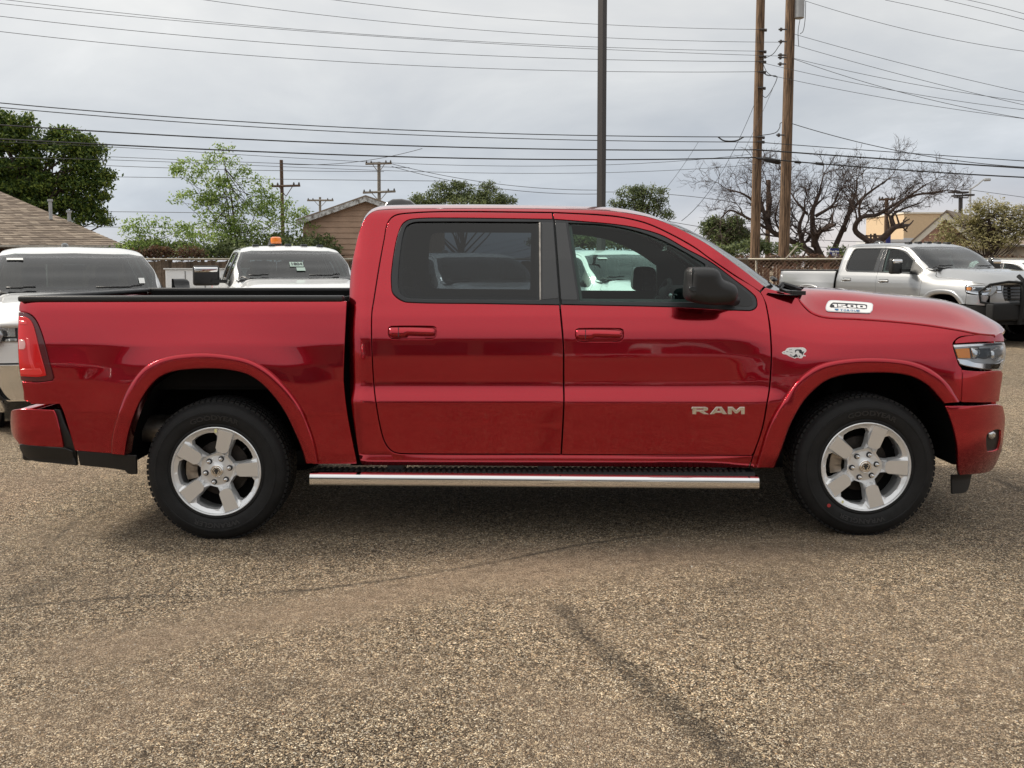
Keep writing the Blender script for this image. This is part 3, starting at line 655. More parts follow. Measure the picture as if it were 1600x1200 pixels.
        rib = MB()
        for i in range(74):
            x = xa + .05 + i * (xb2 - xa - .1) / 74
            m = Matrix.Translation((x, 0, 0)); y0_, y1_ = yb_(.022, .118)
            rib.box((0, y0_, zt0 + .0005), (.018, y1_, zt0 + .009), m)
        rib.build('step_tread', BLACK, rb, offset=OFF)
        for x in (-.72, .15, 1.15):
            b = MB(); y0_, y1_ = yb_(.07, .35); b.box((x, y0_, zt0 - .02), (x + .09, y1_, zt0 + .03)); y0_, y1_ = yb_(.115, .20); b.box((x + .005, y0_, zt0 + .002), (x + .085, y1_, .47)); b.build('step_bracket', BLACK, rb, offset=OFF)
    # ---- chassis
    for y in (.52, 2*YC - .62):
        MB().box((-2.8, y, .50), (2.6, y + .10, .66)).build('chassis_rail', DARK, root, offset=OFF)
    MB().box((-.93, .14, .46), (1.35, 2*YC - .14, .52)).build('floor_pan', DARK, root, offset=OFF)
    MB().box((1.35, .62, .55), (2.8, 2*YC - .62, 1.12)).build('engine_bay', DARK, root, offset=OFF)
    for nm, xx, zz in (('rear_axle', HUB_R.x, HUB_R.z), ('front_axle', HUB_F.x, HUB_F.z)):
        b = MB(); b.tube([(xx, .25, zz), (xx, 2*YC - .25, zz)], .05, 12); b.tube([(xx, YC - .14, zz), (xx, YC - .1, zz), (xx, YC + .1, zz), (xx, YC + .14, zz)], [.05, .15, .15, .05], 14); b.build(nm, DARK, root, smooth=True, sharp=40, offset=OFF)
    for hub, fn_in, ztop in ((HUB_R, 1, 1.02), (HUB_F, 1, 1.06)):
        for s in (0, 1):
            rows = []
            for k in range(25):
                an = math.pi * (-.12 + 1.24 * k / 24); x = hub.x - .56 * math.cos(an); z = hub.z + .02 + .60 * math.sin(an)
                z = max(z, .42)
                ya, yb = (.07, .52) if s == 0 else (2*YC - .07, 2*YC - .52)
                rows.append([(x, ya, z), (x, yb, z)])
            wl = loft('wheel_well', rows, LINER, root)
            q = [r[1] for r in rows]; mesh('well_wall', q + [(q[-1][0], q[-1][1], .42)], [tuple(range(len(q) + 1))], LINER, wl, offset=OFF)
    # bed side metal seen above the rear wheel, muffler and tail pipe
    mu = MB(); mp_ = at(250, 695, .62); mu.tube([(-2.62, .30, .50), (-2.50, .42, .52), (-2.2, .50, .55), (-1.9, .52, .60)], .038, 12); mu.build('tail_pipe', STEEL, root, smooth=True, offset=OFF)
    mu = MB(); mu.tube([(-2.35, .40, .57), (-2.33, .40, .57), (-2.02, .42, .57), (-2.0, .42, .57)], [.05, .085, .085, .05], 14); mu.build('muffler', STEEL, root, smooth=True, sharp=40, offset=OFF)
    for s in (0, 1):
        y = .40 if s == 0 else 2*YC - .40; b = MB(); b.tube([(HUB_R.x - .5, y, .62), (HUB_R.x - .25, y, .50), (HUB_R.x, y, .46), (HUB_R.x + .3, y, .50), (HUB_R.x + .62, y, .60)], .03, 6); b.build('leaf_spring', DARK, root, offset=OFF)
        b = MB(); b.tube([(HUB_F.x - .1, y, .45), (HUB_F.x - .05, y, .95)], .05, 10); b.build('front_strut', DARK, root, smooth=True, offset=OFF)
    # ---- interior
    for s in (0, 1):
        yc = YC - .40 if s == 0 else YC + .40
        st = rbox('front_seat', (.42, yc - .27, .84), (.95, yc + .27, 1.02), .06, CLOTH, root)
        rbox('seat_back', (.27, yc - .26, .96), (.43, yc + .26, 1.46), .07, CLOTH, st, rot=Matrix.Rotation(R(-10), 3, 'Y'))
        rbox('head_rest', (.27, yc - .13, 1.49), (.37, yc + .13, 1.70), .05, CLOTH, st, rot=Matrix.Rotation(R(-6), 3, 'Y'))
        rbox('head_rest', (-.80, yc - .13, 1.38), (-.70, yc + .13, 1.55), .045, CLOTH, st)
    rb = rbox('rear_bench', (-.62, .22, .78), (-.12, 2*YC - .22, .96), .05, CLOTH, root)
    rbox('bench_back', (-.84, .22, .88), (-.68, 2*YC - .22, 1.42), .05, CLOTH, rb)
    ds = rbox('dashboard', (1.12, .18, .95), (1.62, 2*YC - .18, 1.33), .08, CLOTH, root)
    rbox('instrument_hood', (1.08, YC + .22, 1.28), (1.35, YC + .62, 1.42), .05, CLOTH, ds)
    rbox('centre_screen', (1.06, YC - .12, 1.08), (1.10, YC + .12, 1.38), .015, GLOSSBLACK, ds)
    rm = rbox('rear_view_mirror', (1.02, YC - .12, 1.66), (1.05, YC + .12, 1.73), .012, GLOSSBLACK, root)
    sw = MB(); cw_ = Vector((1.05, YC + .42, 1.29)); rt = Matrix.Rotation(R(-65), 4, 'Y')
    sw.tube([cw_ + (rt @ Vector((.19 * math.cos(a), .19 * math.sin(a), 0))) for a in np.linspace(0, 2 * math.pi, 33)], .015, 8)
    for a in (R(90), R(-90), R(180)): sw.tube([cw_, cw_ + (rt @ Vector((.19 * math.cos(a), .19 * math.sin(a), 0)))], .014, 6)
    sw.tube([cw_ + (rt @ Vector((0, 0, .03))), cw_ + (rt @ Vector((0, 0, -.03)))], .055, 12); swo = sw.build('steering_wheel', CLOTH, root, smooth=True, sharp=50, offset=OFF)
    v, f = text_mesh('o', .05); MB().tube([cw_ + rt @ Vector((0, 0, .031)), cw_ + rt @ Vector((0, 0, .035))], .02, 10).build('wheel_emblem', CHROME, swo, offset=OFF)
    return root

# ------------------------------------------------------------------ wheels (axis along Y, outer face towards -Y, hub plane at y=0)
TR = 0.412
def build_wheel():
    wroot = empty('wheel')
    prof = [(.246,.030),(.250,.012),(.258,.004),(.268,.000),(.276,.004),(.281,-.002),(.300,-.008),(.325,-.012),(.336,-.0125),(.338,-.015),(.345,-.015),(.347,-.011),(.365,-.006),(.380,.004),(.384,.008),(.394,.022),(.402,.040),(.4055,.060),(.4065,.13),(.4055,.20),(.400,.225),(.388,.245),(.360,.258),(.300,.265),(.25,.25)]
    n = 96; V = []; f = []
    for i in range(n):
        a = 2 * math.pi * i / n
        for r, y in prof: V.append((r * math.cos(a), y, r * math.sin(a)))
    m = len(prof)
    for i in range(n):
        j = (i + 1) % n
        for k in range(m - 1): f.append((i*m+k, i*m+k+1, j*m+k+1, j*m+k))
    tyre = mesh('tyre', V, f, RUBBER, wroot, smooth=True, sharp=35)
    tb = MB(); nb = 76
    for i in range(nb):
        a = 2 * math.pi * i / nb
        def blk(a0, da, y0, y1, r0, r1, sk, r0e=None):
            vs = []
            for (yy, rr, s) in ((y0, r0 if r0e is None else r0e, 0), (y1, r0, sk)):
                for aa in (a0 + s, a0 + s + da):
                    for r_ in (rr - .014, rr): vs.append((r_ * math.cos(aa), yy, r_ * math.sin(aa)))
            tb.add(vs, [(0,1,3,2),(4,6,7,5),(1,5,7,3),(0,2,6,4),(0,4,5,1),(2,3,7,6)])
        da = 2 * math.pi / nb * .74
        blk(a, da, .010 + (i % 2) * .004, .030, .3985, 0, .0, .3865); blk(a, da, .030, .062, .4088, 0, .012)
        blk(a + .02, da, .072, .108, TR, 0, -.02); blk(a + .035, da, .116, .150, TR, 0, .02); blk(a + .01, da, .158, .194, TR, 0, -.02)
        blk(a, da, .203, .235, .409, 0, .0)
    o = tb.build('tread', RUBBER, wroot); o['kind'] = 'stuff'
    for txt, a0, sz in (('GOODYEAR', 90, .038), ('WRANGLER', 270, .036)):
        v, fc = text_mesh(txt, sz, .0015, .0008, 1.35); r0 = .311; V = []
        for p in v:
            an = R(a0) - p[0] / r0; rr = r0 + p[1]; V.append((rr * math.cos(an), -.0115 - p[2] - (rr - .311) * .14, rr * math.sin(an)))
        mesh('sidewall_lettering', V, fc, RUBBER2, wroot)
    # rim face
    Rr = .250
    def P2(r, t, ang): c, s = math.cos(ang), math.sin(ang); return (r * c - t * s, r * s + t * c)
    loops = []; outer = np.array([(Rr * .985 * math.cos(a), Rr * .985 * math.sin(a)) for a in np.linspace(0, 2 * math.pi, 80, endpoint=False)])
    wins = []; pads = []
    for k in range(5):
        ang = R(3) + k * 2 * math.pi / 5; wa = ang + math.pi / 5
        wins.append(np.array([P2(r * Rr, t * Rr, wa) for r, t in ((.385,-.095),(.50,-.18),(.66,-.255),(.75,-.305),(.845,-.275),(.89,-.15),(.905,0),(.89,.15),(.845,.275),(.75,.305),(.66,.255),(.50,.18),(.385,.095))]))
        pads.append(np.array([P2(r * Rr, t * Rr, ang) for r, t in ((.955,-.165),(.52,-.148),(.46,-.10),(.445,0),(.46,.10),(.52,.148),(.955,.165))]))
    hubc = np.array([(.165 * Rr * math.cos(a), .165 * Rr * math.sin(a)) for a in np.linspace(0, 2 * math.pi, 24, endpoint=False)])
    ring = np.array([(.34 * Rr * math.cos(a + .07), .34 * Rr * math.sin(a + .07)) for a in np.linspace(0, 2 * math.pi, 40, endpoint=False)])
    allp = []; edges = []
    for lp in [outer, hubc, ring] + wins + pads:
        s = len(allp); allp += [tuple(p) for p in lp]; edges += [(s + i, s + (i + 1) % len(lp)) for i in range(len(lp))]
    g = np.stack(np.meshgrid(np.arange(-.25, .25, .016), np.arange(-.25, .25, .016)), -1).reshape(-1, 2); g = g[np.hypot(g[:, 0], g[:, 1]) < .235]
    for lp in [outer, hubc, ring] + wins + pads: g = g[dist_poly(lp, g) > .006]
    for lp in wins + pads: g = g[~inside(lp, g)]
    allp += [tuple(p) for p in g]
    r = delaunay_2d_cdt([Vector(p) for p in allp], edges, [], 0, 1e-7, True)
    vs = np.array([tuple(v) for v in r[0]]); fs = np.array([tuple(q) for q in r[2]]); c = vs[fs].mean(1); k = inside(outer, c)
    for wn in wins: k &= ~inside(wn, c)
    fs = fs[k]
    rr = np.hypot(vs[:, 0], vs[:, 1]) / Rr
    ysp = np.interp(rr, [0, .13, .17, .34, .45, .60, .80, .95, 1.0], [.022, .022, .030, .036, .030, .027, .024, .016, .004])       # valley surface
    ypad = np.interp(rr, [.4, 1.0], [.010, .001])
    ispad = np.zeros(len(vs), bool)
    for pd in pads: ispad |= dist_poly(pd, vs) < 1e-4; ispad |= inside(pd, vs)
    yv = np.where(ispad, ypad, ysp)
    ispf = np.zeros(len(fs), bool)
    for pd in pads: ispf |= inside(pd, vs[fs].mean(1))
    V = [(p[0], y, p[1]) for p, y in zip(vs, yv)]; faces = [tuple(q) for q in fs]; matidx = [1 if b else 0 for b in ispf]
    for wn in wins:                                    # window walls run back into the barrel
        wo = wn; cc = wo.mean(0); rw = np.hypot(wo[:, 0], wo[:, 1]) / Rr
        yo = np.interp(rw, [0, .13, .17, .34, .45, .60, .80, .95, 1.0], [.022, .022, .030, .036, .030, .027, .024, .016, .004]); b = len(V); n = len(wo)
        V += [(p[0], y, p[1]) for p, y in zip(wo, yo)]; V += [tuple(((p * .93 + cc * .07)[0], y + .035, (p * .93 + cc * .07)[1])) for p, y in zip(wo, yo)]
        for i in range(n): faces.append((b + i, b + (i + 1) % n, b + n + (i + 1) % n, b + n + i)); matidx.append(0)
    b = len(V); lipp = [(1.0, .0), (1.015, -.003), (1.03, .0), (1.03, .012), (1.0, .02), (.985, .05), (.95, .06), (.93, .20), (.96, .24)]; n = 80
    lipp = [(.985, .008), (.995, -.001)] + lipp[1:]
    for i in range(n):
        a = 2 * math.pi * i / n
        for q, y in lipp: V.append((q * Rr * math.cos(a), y, q * Rr * math.sin(a)))
    m = len(lipp)
    for i in range(n):
        j = (i + 1) % n
        for k2 in range(m - 1): faces.append((b+i*m+k2, b+i*m+k2+1, b+j*m+k2+1, b+j*m+k2)); matidx.append(0)
    rim = mesh('rim', V, faces, ALU, wroot, smooth=True, sharp=14); rim.data.materials.append(ALUPAD); rim.data.polygons.foreach_set('material_index', matidx)
    # disc, caliper, cap, nuts
    db = MB(); db.tube([(0, .105, 0), (0, .107, 0), (0, .13, 0), (0, .132, 0)], [.155, .16, .16, .155], 40); db.tube([(0, .05, 0), (0, .13, 0)], .085, 30); db.build('brake_disc', RUST, wroot, smooth=True, sharp=40)
    cb = MB()
    for a in np.linspace(R(150), R(205), 5)[:-1]:
        mtx = Matrix.Rotation(-a, 4, 'Y'); cb.box((.125, .055, -.022), (.19, .125, .022), mtx)
    cb.build('brake_caliper', STEEL, wroot)
    bb = MB(); bb.tube([(0, .16, 0), (0, .165, 0)], .235, 40); bb.build('backing_plate', DARK, wroot)
    cap = MB(); cap.tube([(0, .024, 0), (0, .012, 0), (0, .009, 0), (0, .010, 0)], [.036, .036, .033, .028], 28); cap.tube([(0, .0099, 0), (0, .007, 0), (0, .006, 0)], [.027, .024, .014], 28); capo = cap.build('centre_cap', CHROME, wroot, smooth=True, sharp=30)
    em = [(0,-.020),(-.007,-.014),(-.008,-.002),(-.013,-.004),(-.016,.003),(-.013,.009),(-.006,.010),(-.017,.016),(-.021,.006),(-.019,-.006),(-.013,-.012),(-.014,-.016),(-.024,-.004),(-.023,.010),(-.014,.020),(0,.019)]
    em = em + [(-x, z) for x, z in em[::-1][1:-1]]
    eo = MB(); eo.add([(x * .9, .0045, z * .9) for x, z in em], [tuple(range(len(em)))]); eo.build('cap_emblem', LAMPGREY, wroot)
    for k in range(6):
        a = R(12) + k * math.pi / 3; x, z = .070 * math.cos(a), .070 * math.sin(a)
        MB().tube([(x, .033, z), (x, .0305, z)], .0165, 16).build('nut_shade_disc', INK, wroot)  # flat black disc imitating the shade of a nut pocket
        MB().tube([(x, .034, z), (x, .016, z), (x, .010, z), (x, .008, z)], [.0105, .0105, .008, .003], 10).build('lug_nut', CHROME, wroot, smooth=True, sharp=40)
    MB().tube([(P2(.83*Rr,0,R(3)+math.pi/5)[0], .05, P2(.83*Rr,0,R(3)+math.pi/5)[1]), (P2(.78*Rr,0,R(3)+math.pi/5)[0], .02, P2(.78*Rr,0,R(3)+math.pi/5)[1])], .004, 6).build('valve_stem', INK, wroot)
    return wroot

pickup = build_pickup()
wheel0 = build_wheel()
wheel_sites = []
def fit_wheels(root, first=False):
    for i, (hub, yy, flip) in enumerate(((HUB_R, .015, 0), (HUB_F, .015, 0), (HUB_R, 2*YC - .015, 1), (HUB_F, 2*YC - .015, 1))):
        wq = wheel0 if (first and i == 0) else copy_tree(wheel0)
        wq.parent = root; wq.location = (hub.x, yy - YC, hub.z); wq.scale = (1, -1 if flip else 1, 1); wq.rotation_euler = (0, R((0, 4, 20, 50)[i]), 0)
fit_wheels(pickup, True)
# ------------------------------------------------------------------ ground
def gz(x, y=0.0):
    return 0.03 * math.tanh(x / 5.0) - 0.26 * float(sstep(2.0, 12.0, y)) * float(1 - sstep(2.5, 6.5, x))
CR = [([(0,948),(60,940),(120,935),(230,928),(320,926),(500,914),(600,902),(700,888),(800,872),(900,852),(1010,836)], .0125, 1.0),
      ([(20,890),(55,872),(75,850),(120,808),(160,790),(215,768)], .016, .6), ([(1490,772),(1540,766),(1600,761)], .016, .8),
      ([(878,952),(905,985),(950,1025),(1000,1068),(1050,1108),(1100,1150),(1160,1195)], .06, .62), ([(25,930),(60,915),(90,905)], .10, .35), ([(1130,925),(1250,905)], .14, .22),
      ([(380,1075),(450,1070)], .09, .25), ([(1000,960),(1100,975)], .16, .15), ([(1300,1050),(1350,1060)], .09, .2)]
DU = [([(120,1020),(420,965),(760,905),(1060,868),(1180,862)], .22, 1.0), ([(0,1120),(300,1090),(600,1060)], .25, .5), ([(1350,1130),(1600,1060)], .3, .5), ([(860,1100),(960,1160)], .3, .35)]
xs = np.unique(np.r_[np.arange(-3.6, 3.61, .018), np.arange(-12, 12.1, .4), np.arange(-60, 61, 6), np.arange(-500, 501, 100)].round(3))
ys = np.unique(np.r_[np.arange(-3.0, 0.8, .018), np.arange(-6, 16, .4), np.arange(-60, 100, 8), np.arange(-300, 801, 100)].round(3))
gx, gy = np.meshgrid(xs, ys); gv = np.stack([gx.ravel(), gy.ravel()], 1)
gzv = 0.03 * np.tanh(gv[:, 0] / 5) - 0.26 * sstep(2.0, 12.0, gv[:, 1]) * (1 - sstep(2.5, 6.5, gv[:, 0]))
nx = len(xs); ny = len(ys)
gf = [(j*nx+i, j*nx+i+1, (j+1)*nx+i+1, (j+1)*nx+i) for j in range(ny - 1) for i in range(nx - 1)]
ground = mesh('ground', np.column_stack([gv, gzv]), gf, None, None, smooth=True)
def seg_d(P, line, wob=.0):
    a = line[:-1]; b = line[1:]; best = np.full(len(P), 1e9)
    for p, q in zip(a, b):
        ab = q - p; t = np.clip(((P - p) @ ab) / (ab @ ab), 0, 1); best = np.minimum(best, np.linalg.norm(P - (p + t[:, None] * ab), axis=1))
    return best
near = (np.abs(gv[:, 0]) < 5) & (gv[:, 1] > -4) & (gv[:, 1] < 3)
for nm, data in (('stain', CR), ('dust', DU)):
    at_ = np.zeros(len(gv)); P = gv[near]
    for line, wd, amp in data:
        ln = np.array([tuple(on_ground(*p))[:2] for p in line]); ln = resample(ln, 80)
        r = np.cumsum(rng.normal(0, 1, 80)); r -= np.linspace(r[0], r[-1], 80); ln[:, 1] += r * .0045
        d = seg_d(P, ln); k_ = rng.uniform(.45, 1.0, 26); prm = np.argmin(((P[:, None, :] - ln[None, ::4]) ** 2).sum(2), 1) if wd < .03 else None
        amp_t = amp if prm is None else amp * np.interp(prm, np.linspace(0, 20, 26), k_)
        at_[near] = np.maximum(at_[near], amp_t * np.exp(-(d / wd) ** 2))
    a = ground.data.attributes.new(nm, 'FLOAT', 'POINT'); a.data.foreach_set('value', at_.astype(np.float32))
tag(ground, kind='structure')
m = bpy.data.materials.new('weathered_chip_seal'); m.use_nodes = True; t = m.node_tree; b = t.nodes['Principled BSDF']
tcn = t.nodes.new('ShaderNodeTexCoord')
def vor(scale, rnd=1.0, feat='F1'):
    v = t.nodes.new('ShaderNodeTexVoronoi'); v.inputs['Scale'].default_value = scale; v.inputs['Randomness'].default_value = rnd; v.feature = feat; L(t, tcn.outputs['Object'], v.inputs['Vector']); return v
def noi(scale, det=3, rough=.55):
    n = t.nodes.new('ShaderNodeTexNoise'); n.inputs['Scale'].default_value = scale; n.inputs['Detail'].default_value = det; n.inputs['Roughness'].default_value = rough; L(t, tcn.outputs['Object'], n.inputs['Vector']); return n
def attr(nm):
    a = t.nodes.new('ShaderNodeAttribute'); a.attribute_name = nm; return a.outputs['Fac']
v1 = vor(200); sc1 = t.nodes.new('ShaderNodeSeparateColor'); L(t, v1.outputs['Color'], sc1.inputs[0])
v2 = vor(80); sc2 = t.nodes.new('ShaderNodeSeparateColor'); L(t, v2.outputs['Color'], sc2.inputs[0])
chips = ramp(t, sc1.outputs[0], [(0.0, (0.025, 0.020, 0.016)), (0.25, (0.075, 0.058, 0.043)), (0.5, (0.22, 0.172, 0.122)), (0.75, (0.42, 0.34, 0.245)), (0.92, (0.66, 0.58, 0.46)), (1.0, (0.85, 0.80, 0.70))])
big = ramp(t, sc2.outputs[1], [(0.0, (0.40, 0.385, 0.37)), (0.3, (0.80, 0.785, 0.765)), (0.7, (1.12, 1.10, 1.06)), (1.0, (1.7, 1.64, 1.52))])
tint = ramp(t, sc1.outputs[2], [(0.0, (1.0, .93, .84)), (.5, (1, 1, 1)), (.9, (1.0, .96, .88)), (1.0, (1.15, .88, .68))])
cc = mixc(t, 1.0, mixc(t, 0.85, chips.outputs[0], big.outputs[0], 'MULTIPLY'), tint.outputs[0], 'MULTIPLY')
# fine dust lying between the stones, in drifts
n1 = noi(0.9, 6); n2 = noi(230, 2); n3 = noi(14, 4, .65)
vs_ = vor(300); scs = t.nodes.new('ShaderNodeSeparateColor'); L(t, vs_.outputs['Color'], scs.inputs[0])
sand = ramp(t, scs.outputs[0], [(0.0, (0.07, 0.048, 0.032)), (0.25, (0.20, 0.142, 0.096)), (0.6, (0.34, 0.25, 0.172)), (0.9, (0.48, 0.375, 0.27)), (1.0, (0.62, 0.52, 0.41))])
drift = mathn(t, 'ADD', mathn(t, 'MULTIPLY', ramp(t, n1.outputs['Fac'], [(0.42, (0, 0, 0)), (0.68, (1, 1, 1))]).outputs[0], 0.45), mathn(t, 'MULTIPLY', attr('dust'), 0.62), True)
cc = mixc(t, drift, cc, sand.outputs[0])
cc = mixc(t, 1.0, cc, ramp(t, n3.outputs['Fac'], [(0.3, (0.68, 0.67, 0.66)), (0.5, (1, 1, 1)), (0.7, (1.22, 1.22, 1.2))]).outputs[0], 'MULTIPLY')
n4 = noi(0.35, 4); cc = mixc(t, 1.0, cc, ramp(t, n4.outputs['Fac'], [(0.35, (0.72, 0.725, 0.73)), (0.65, (1.05, 1.04, 1.02))]).outputs[0], 'MULTIPLY')
st = mathn(t, 'MULTIPLY', attr('stain'), mathn(t, 'ADD', mathn(t, 'MULTIPLY', noi(45, 4, .7).outputs['Fac'], 1.7), 0.25), True)
cc = mixc(t, st, cc, mixc(t, 0.82, cc, (0.022, 0.020, 0.018)))
L(t, cc, b.inputs['Base Color']); b.inputs['Roughness'].default_value = 0.92; b.inputs['Specular IOR Level'].default_value = 0.25
bp = t.nodes.new('ShaderNodeBump'); bp.inputs['Strength'].default_value = 1.0; bp.inputs['Distance'].default_value = 0.007
hgt = mathn(t, 'ADD', mathn(t, 'SUBTRACT', 1.0, v1.outputs['Distance']), mathn(t, 'MULTIPLY', sc2.outputs[0], 0.5))
L(t, hgt, bp.inputs['Height']); L(t, bp.outputs[0], b.inputs['Normal'])
ground.data.materials.append(m)
# loose chips lying on the lot near the camera
V = []; Fc = []; cnt = 9000
for i in range(cnt):
    y = -3.4 + 4.6 * rng.random() ** 1.5; hw = (y + D) * .6 + .2; x = rng.uniform(-hw, hw); s = rng.uniform(.0018, .0036) * (1.5 if rng.random() < .03 else 1)
    a = rng.random() * 6.28; z = gz(x, y); n0 = len(V)
    pts = [(math.cos(a + k * 1.57) * s * rng.uniform(.7, 1.3), math.sin(a + k * 1.57) * s * rng.uniform(.7, 1.3)) for k in range(4)]
    V += [(x + p[0], y + p[1], z) for p in pts] + [(x + p[0] * .55, y + p[1] * .55, z + s * rng.uniform(.5, .9)) for p in pts]
    Fc += [(n0+k, n0+(k+1)%4, n0+4+(k+1)%4, n0+4+k) for k in range(4)] + [(n0+4, n0+5, n0+6, n0+7)]
gm = bpy.data.materials.new('stone_chips'); gm.use_nodes = True; t = gm.node_tree; b = t.nodes['Principled BSDF']; ge = t.nodes.new('ShaderNodeNewGeometry')
rr_ = ramp(t, ge.outputs['Random Per Island'], [(0, (0.04, 0.035, 0.03)), (.35, (0.16, 0.13, 0.10)), (.7, (0.40, 0.34, 0.27)), (.95, (0.66, 0.62, 0.55)), (1, (0.35, 0.14, 0.08))]); L(t, rr_.outputs[0], b.inputs['Base Color']); b.inputs['Roughness'].default_value = .9
mesh('gravel', V, Fc, gm)['kind'] = 'stuff'

# ------------------------------------------------------------------ the other pickups are copies of the first, repainted
ONLY_RED = ()
def other_truck(loc, yaw, scale, paintm, label, group, swap=None, cat='pickup truck', skip=()):
    r = copy_tree(pickup, None, skip); r.location = loc; r.rotation_euler = (0, 0, R(yaw)); r.scale = (scale,) * 3
    sw = {RED: paintm}; sw.update(swap or {})
    def walk(o):
        if o.type == 'MESH':
            for s_ in o.material_slots:
                if s_.material in sw: 
                    m_ = sw[s_.material]; s_.link = 'OBJECT'; s_.material = m_
        for c_ in o.children: walk(c_)
    walk(r); tag(r, label, cat, group); return r
def kids(root, name):
    return [o for o in root.children if o.name.split('.')[0] == name]
def place_screen(px, d, yaw, scale, z):
    """root position from where the windscreen's foot appears"""
    X = (px - 800) * d / F; Y = d - D; f = (math.cos(R(yaw)), math.sin(R(yaw))); k = 1.40 * scale
    return (X - k * f[0], Y - k * f[1], z)
GW = 'pickups parked in the rows behind the red one'
t1 = other_truck(place_screen(122, 10.2, -61, 1.0, -.15), -61, 1.0, WHITE, 'white pickup facing the camera behind the tail of the red pickup', GW)
t2 = other_truck(place_screen(462, 15.6, -69, 1.12, -.25), -69, 1.12, WHITE, 'white pickup with orange beacon and towing mirrors, behind the red bed', GW)
t3 = other_truck(place_screen(762, 15.8, -66, 1.0, -.14), -66, 1.0, WHITE, 'white pickup seen only through the dark rear door window', GW)
t4 = other_truck(place_screen(997, 15.4, -66, 1.0, -.10), -66, 1.0, WHITE, 'white pickup seen through the front door window of the red pickup', GW)
BUMPBLK = pmat('textured_black_steel', (0.010, 0.010, 0.0105), 0.7, bump=.3, bscale=200, spec=.3)
t5 = other_truck((8.72, 15.25, -.02), -69, 1.07, SILVER, 'silver crew cab pickup with a black grille guard, beyond the red hood', GW)
t6 = other_truck((14.6, 21.6, -.16), -68, .98, WHITE, 'white pickup cut off by the right edge, beyond the silver pickup', GW)
for tr in (t1, t2, t3, t4, t5, t6):
    for o in kids(tr, 'wheel_arch_flare') + kids(tr, 'running_board'): pass
def rep_mat(objs, mat):
    for o in objs:
        for s_ in o.material_slots: s_.link = 'OBJECT'; s_.material = mat
        for c_ in o.children:
            pass
for tr in (t1,):
    rep_mat(kids(tr, 'front_bumper') + kids(tr, 'front_bumper_corner'), CHROME)
rep_mat(kids(t5, 'front_bumper') + kids(t5, 'front_bumper_corner'), BUMPBLK)
# chrome grille frames
def loc_obj(mb, name, mat, parent, **kw): return mb.build(name, mat, parent, **kw)
RFB = None
def roof_z(x, y):
    global RFB
    from mathutils.bvhtree import BVHTree
    if RFB is None:
        ro = kids(pickup, 'roof')[0]; RFB = BVHTree.FromPolygons([v.co for v in ro.data.vertices], [tuple(p.vertices) for p in ro.data.polygons])
    hit = RFB.ray_cast(Vector((x, y, 3)), Vector((0, 0, -1))); return hit[0].z if hit[0] is not None else 1.93
def roof_lights(tr, mat):
    for y in (-.5, -.25, 0, .25, .5):
        z = roof_z(.60, y); rbox('clearance_light', (.54, y - .05, z - .01), (.66, y + .05, z + .03), .012, mat, tr, offset=(0, 0, 0))
def tow_mirror(tr, s):
    y = s * 1.27; hw_ = .19 if tr is t2 else .13
    o = rbox('towing_mirror', (1.02, y - hw_, 1.32), (1.14, y + hw_, 1.62), .04, BLACK, tr, offset=(0, 0, 0))
    MB().box((1.16, min(s*.98, s*1.2), 1.36), (1.10, max(s*.98, s*1.2), 1.41)).build('mirror_arm', BLACK, o)
    rbox('mirror_cap', (1.10, y - hw_ + .02, 1.52), (1.155, y + hw_ - .02, 1.60), .02, CHROME, o, offset=(0, 0, 0))
for tr in (t2, t5):
    for o in kids(tr, 'door_mirror'):
        for c_ in list(o.children): bpy.data.objects.remove(c_)
        bpy.data.objects.remove(o)
    roof_lights(tr, LAMPGREY if tr is t2 else BLACK); tow_mirror(tr, -1); tow_mirror(tr, 1)
bc = MB(); bz = roof_z(.05, -.12) - 1.93; bc.tube([(.05, -.12, 1.92 + bz), (.05, -.12, 1.96 + bz)], .10, 16); bc.build('beacon_base', BLACK, t2)
bc = MB(); bc.tube([(.05, -.12, 1.96 + bz), (.05, -.12, 1.97 + bz), (.05, -.12, 2.06 + bz), (.05, -.12, 2.075 + bz)], [.085, .09, .085, .06], 16); bc.build('orange_beacon', ORANGE, t2, smooth=True, sharp=40)
fn_ = MB(); fn_.add([(.52, -.25, 1.92 + bz), (.30, -.21, 1.92 + bz), (.30, -.29, 1.92 + bz), (.34, -.25, 2.03 + bz)], [(0, 1, 3), (0, 3, 2), (1, 2, 3)]); fn_.build('shark_fin', BLACK, t2)
# paper sign 1804 behind the windscreen of the second pickup
WSB = None
def screen_pt(y, u):
    """point on the windscreen at lateral y, u 0 (foot) .. 1 (top)"""
    global WSB
    from mathutils.bvhtree import BVHTree
    if WSB is None:
        wso = kids(pickup, 'windscreen')[0]; WSB = BVHTree.FromPolygons([v.co for v in wso.data.vertices], [tuple(p.vertices) for p in wso.data.polygons])
    z = 1.46 + .38 * u; hit = WSB.ray_cast(Vector((3, y, z)), Vector((-1, 0, 0)))
    return hit[0] if hit[0] is not None else Vector((1.42 - .74 * u, y, z))
def screen_card(tr, y0, u0, w_, h_, mat, name, txt=None):
    a = screen_pt(y0, u0); up = (screen_pt(y0, u0 + .1) - a).normalized(); rt = (screen_pt(y0 + .05, u0) - screen_pt(y0 - .05, u0)).normalized(); n = rt.cross(up)
    P_ = lambda x, y, k: a + rt * x + up * y + n * k
    o = mesh(name, [P_(-w_/2, -h_/2, .012), P_(w_/2, -h_/2, .012), P_(w_/2, h_/2, .012), P_(-w_/2, h_/2, .012)], [(0, 1, 2, 3)], mat, tr)
    if txt:
        v, f = text_mesh(txt, h_ * .8, 0, .002, .85); mesh('lettering', [P_(p[0], p[1], .016) for p in v], f, INK, o)
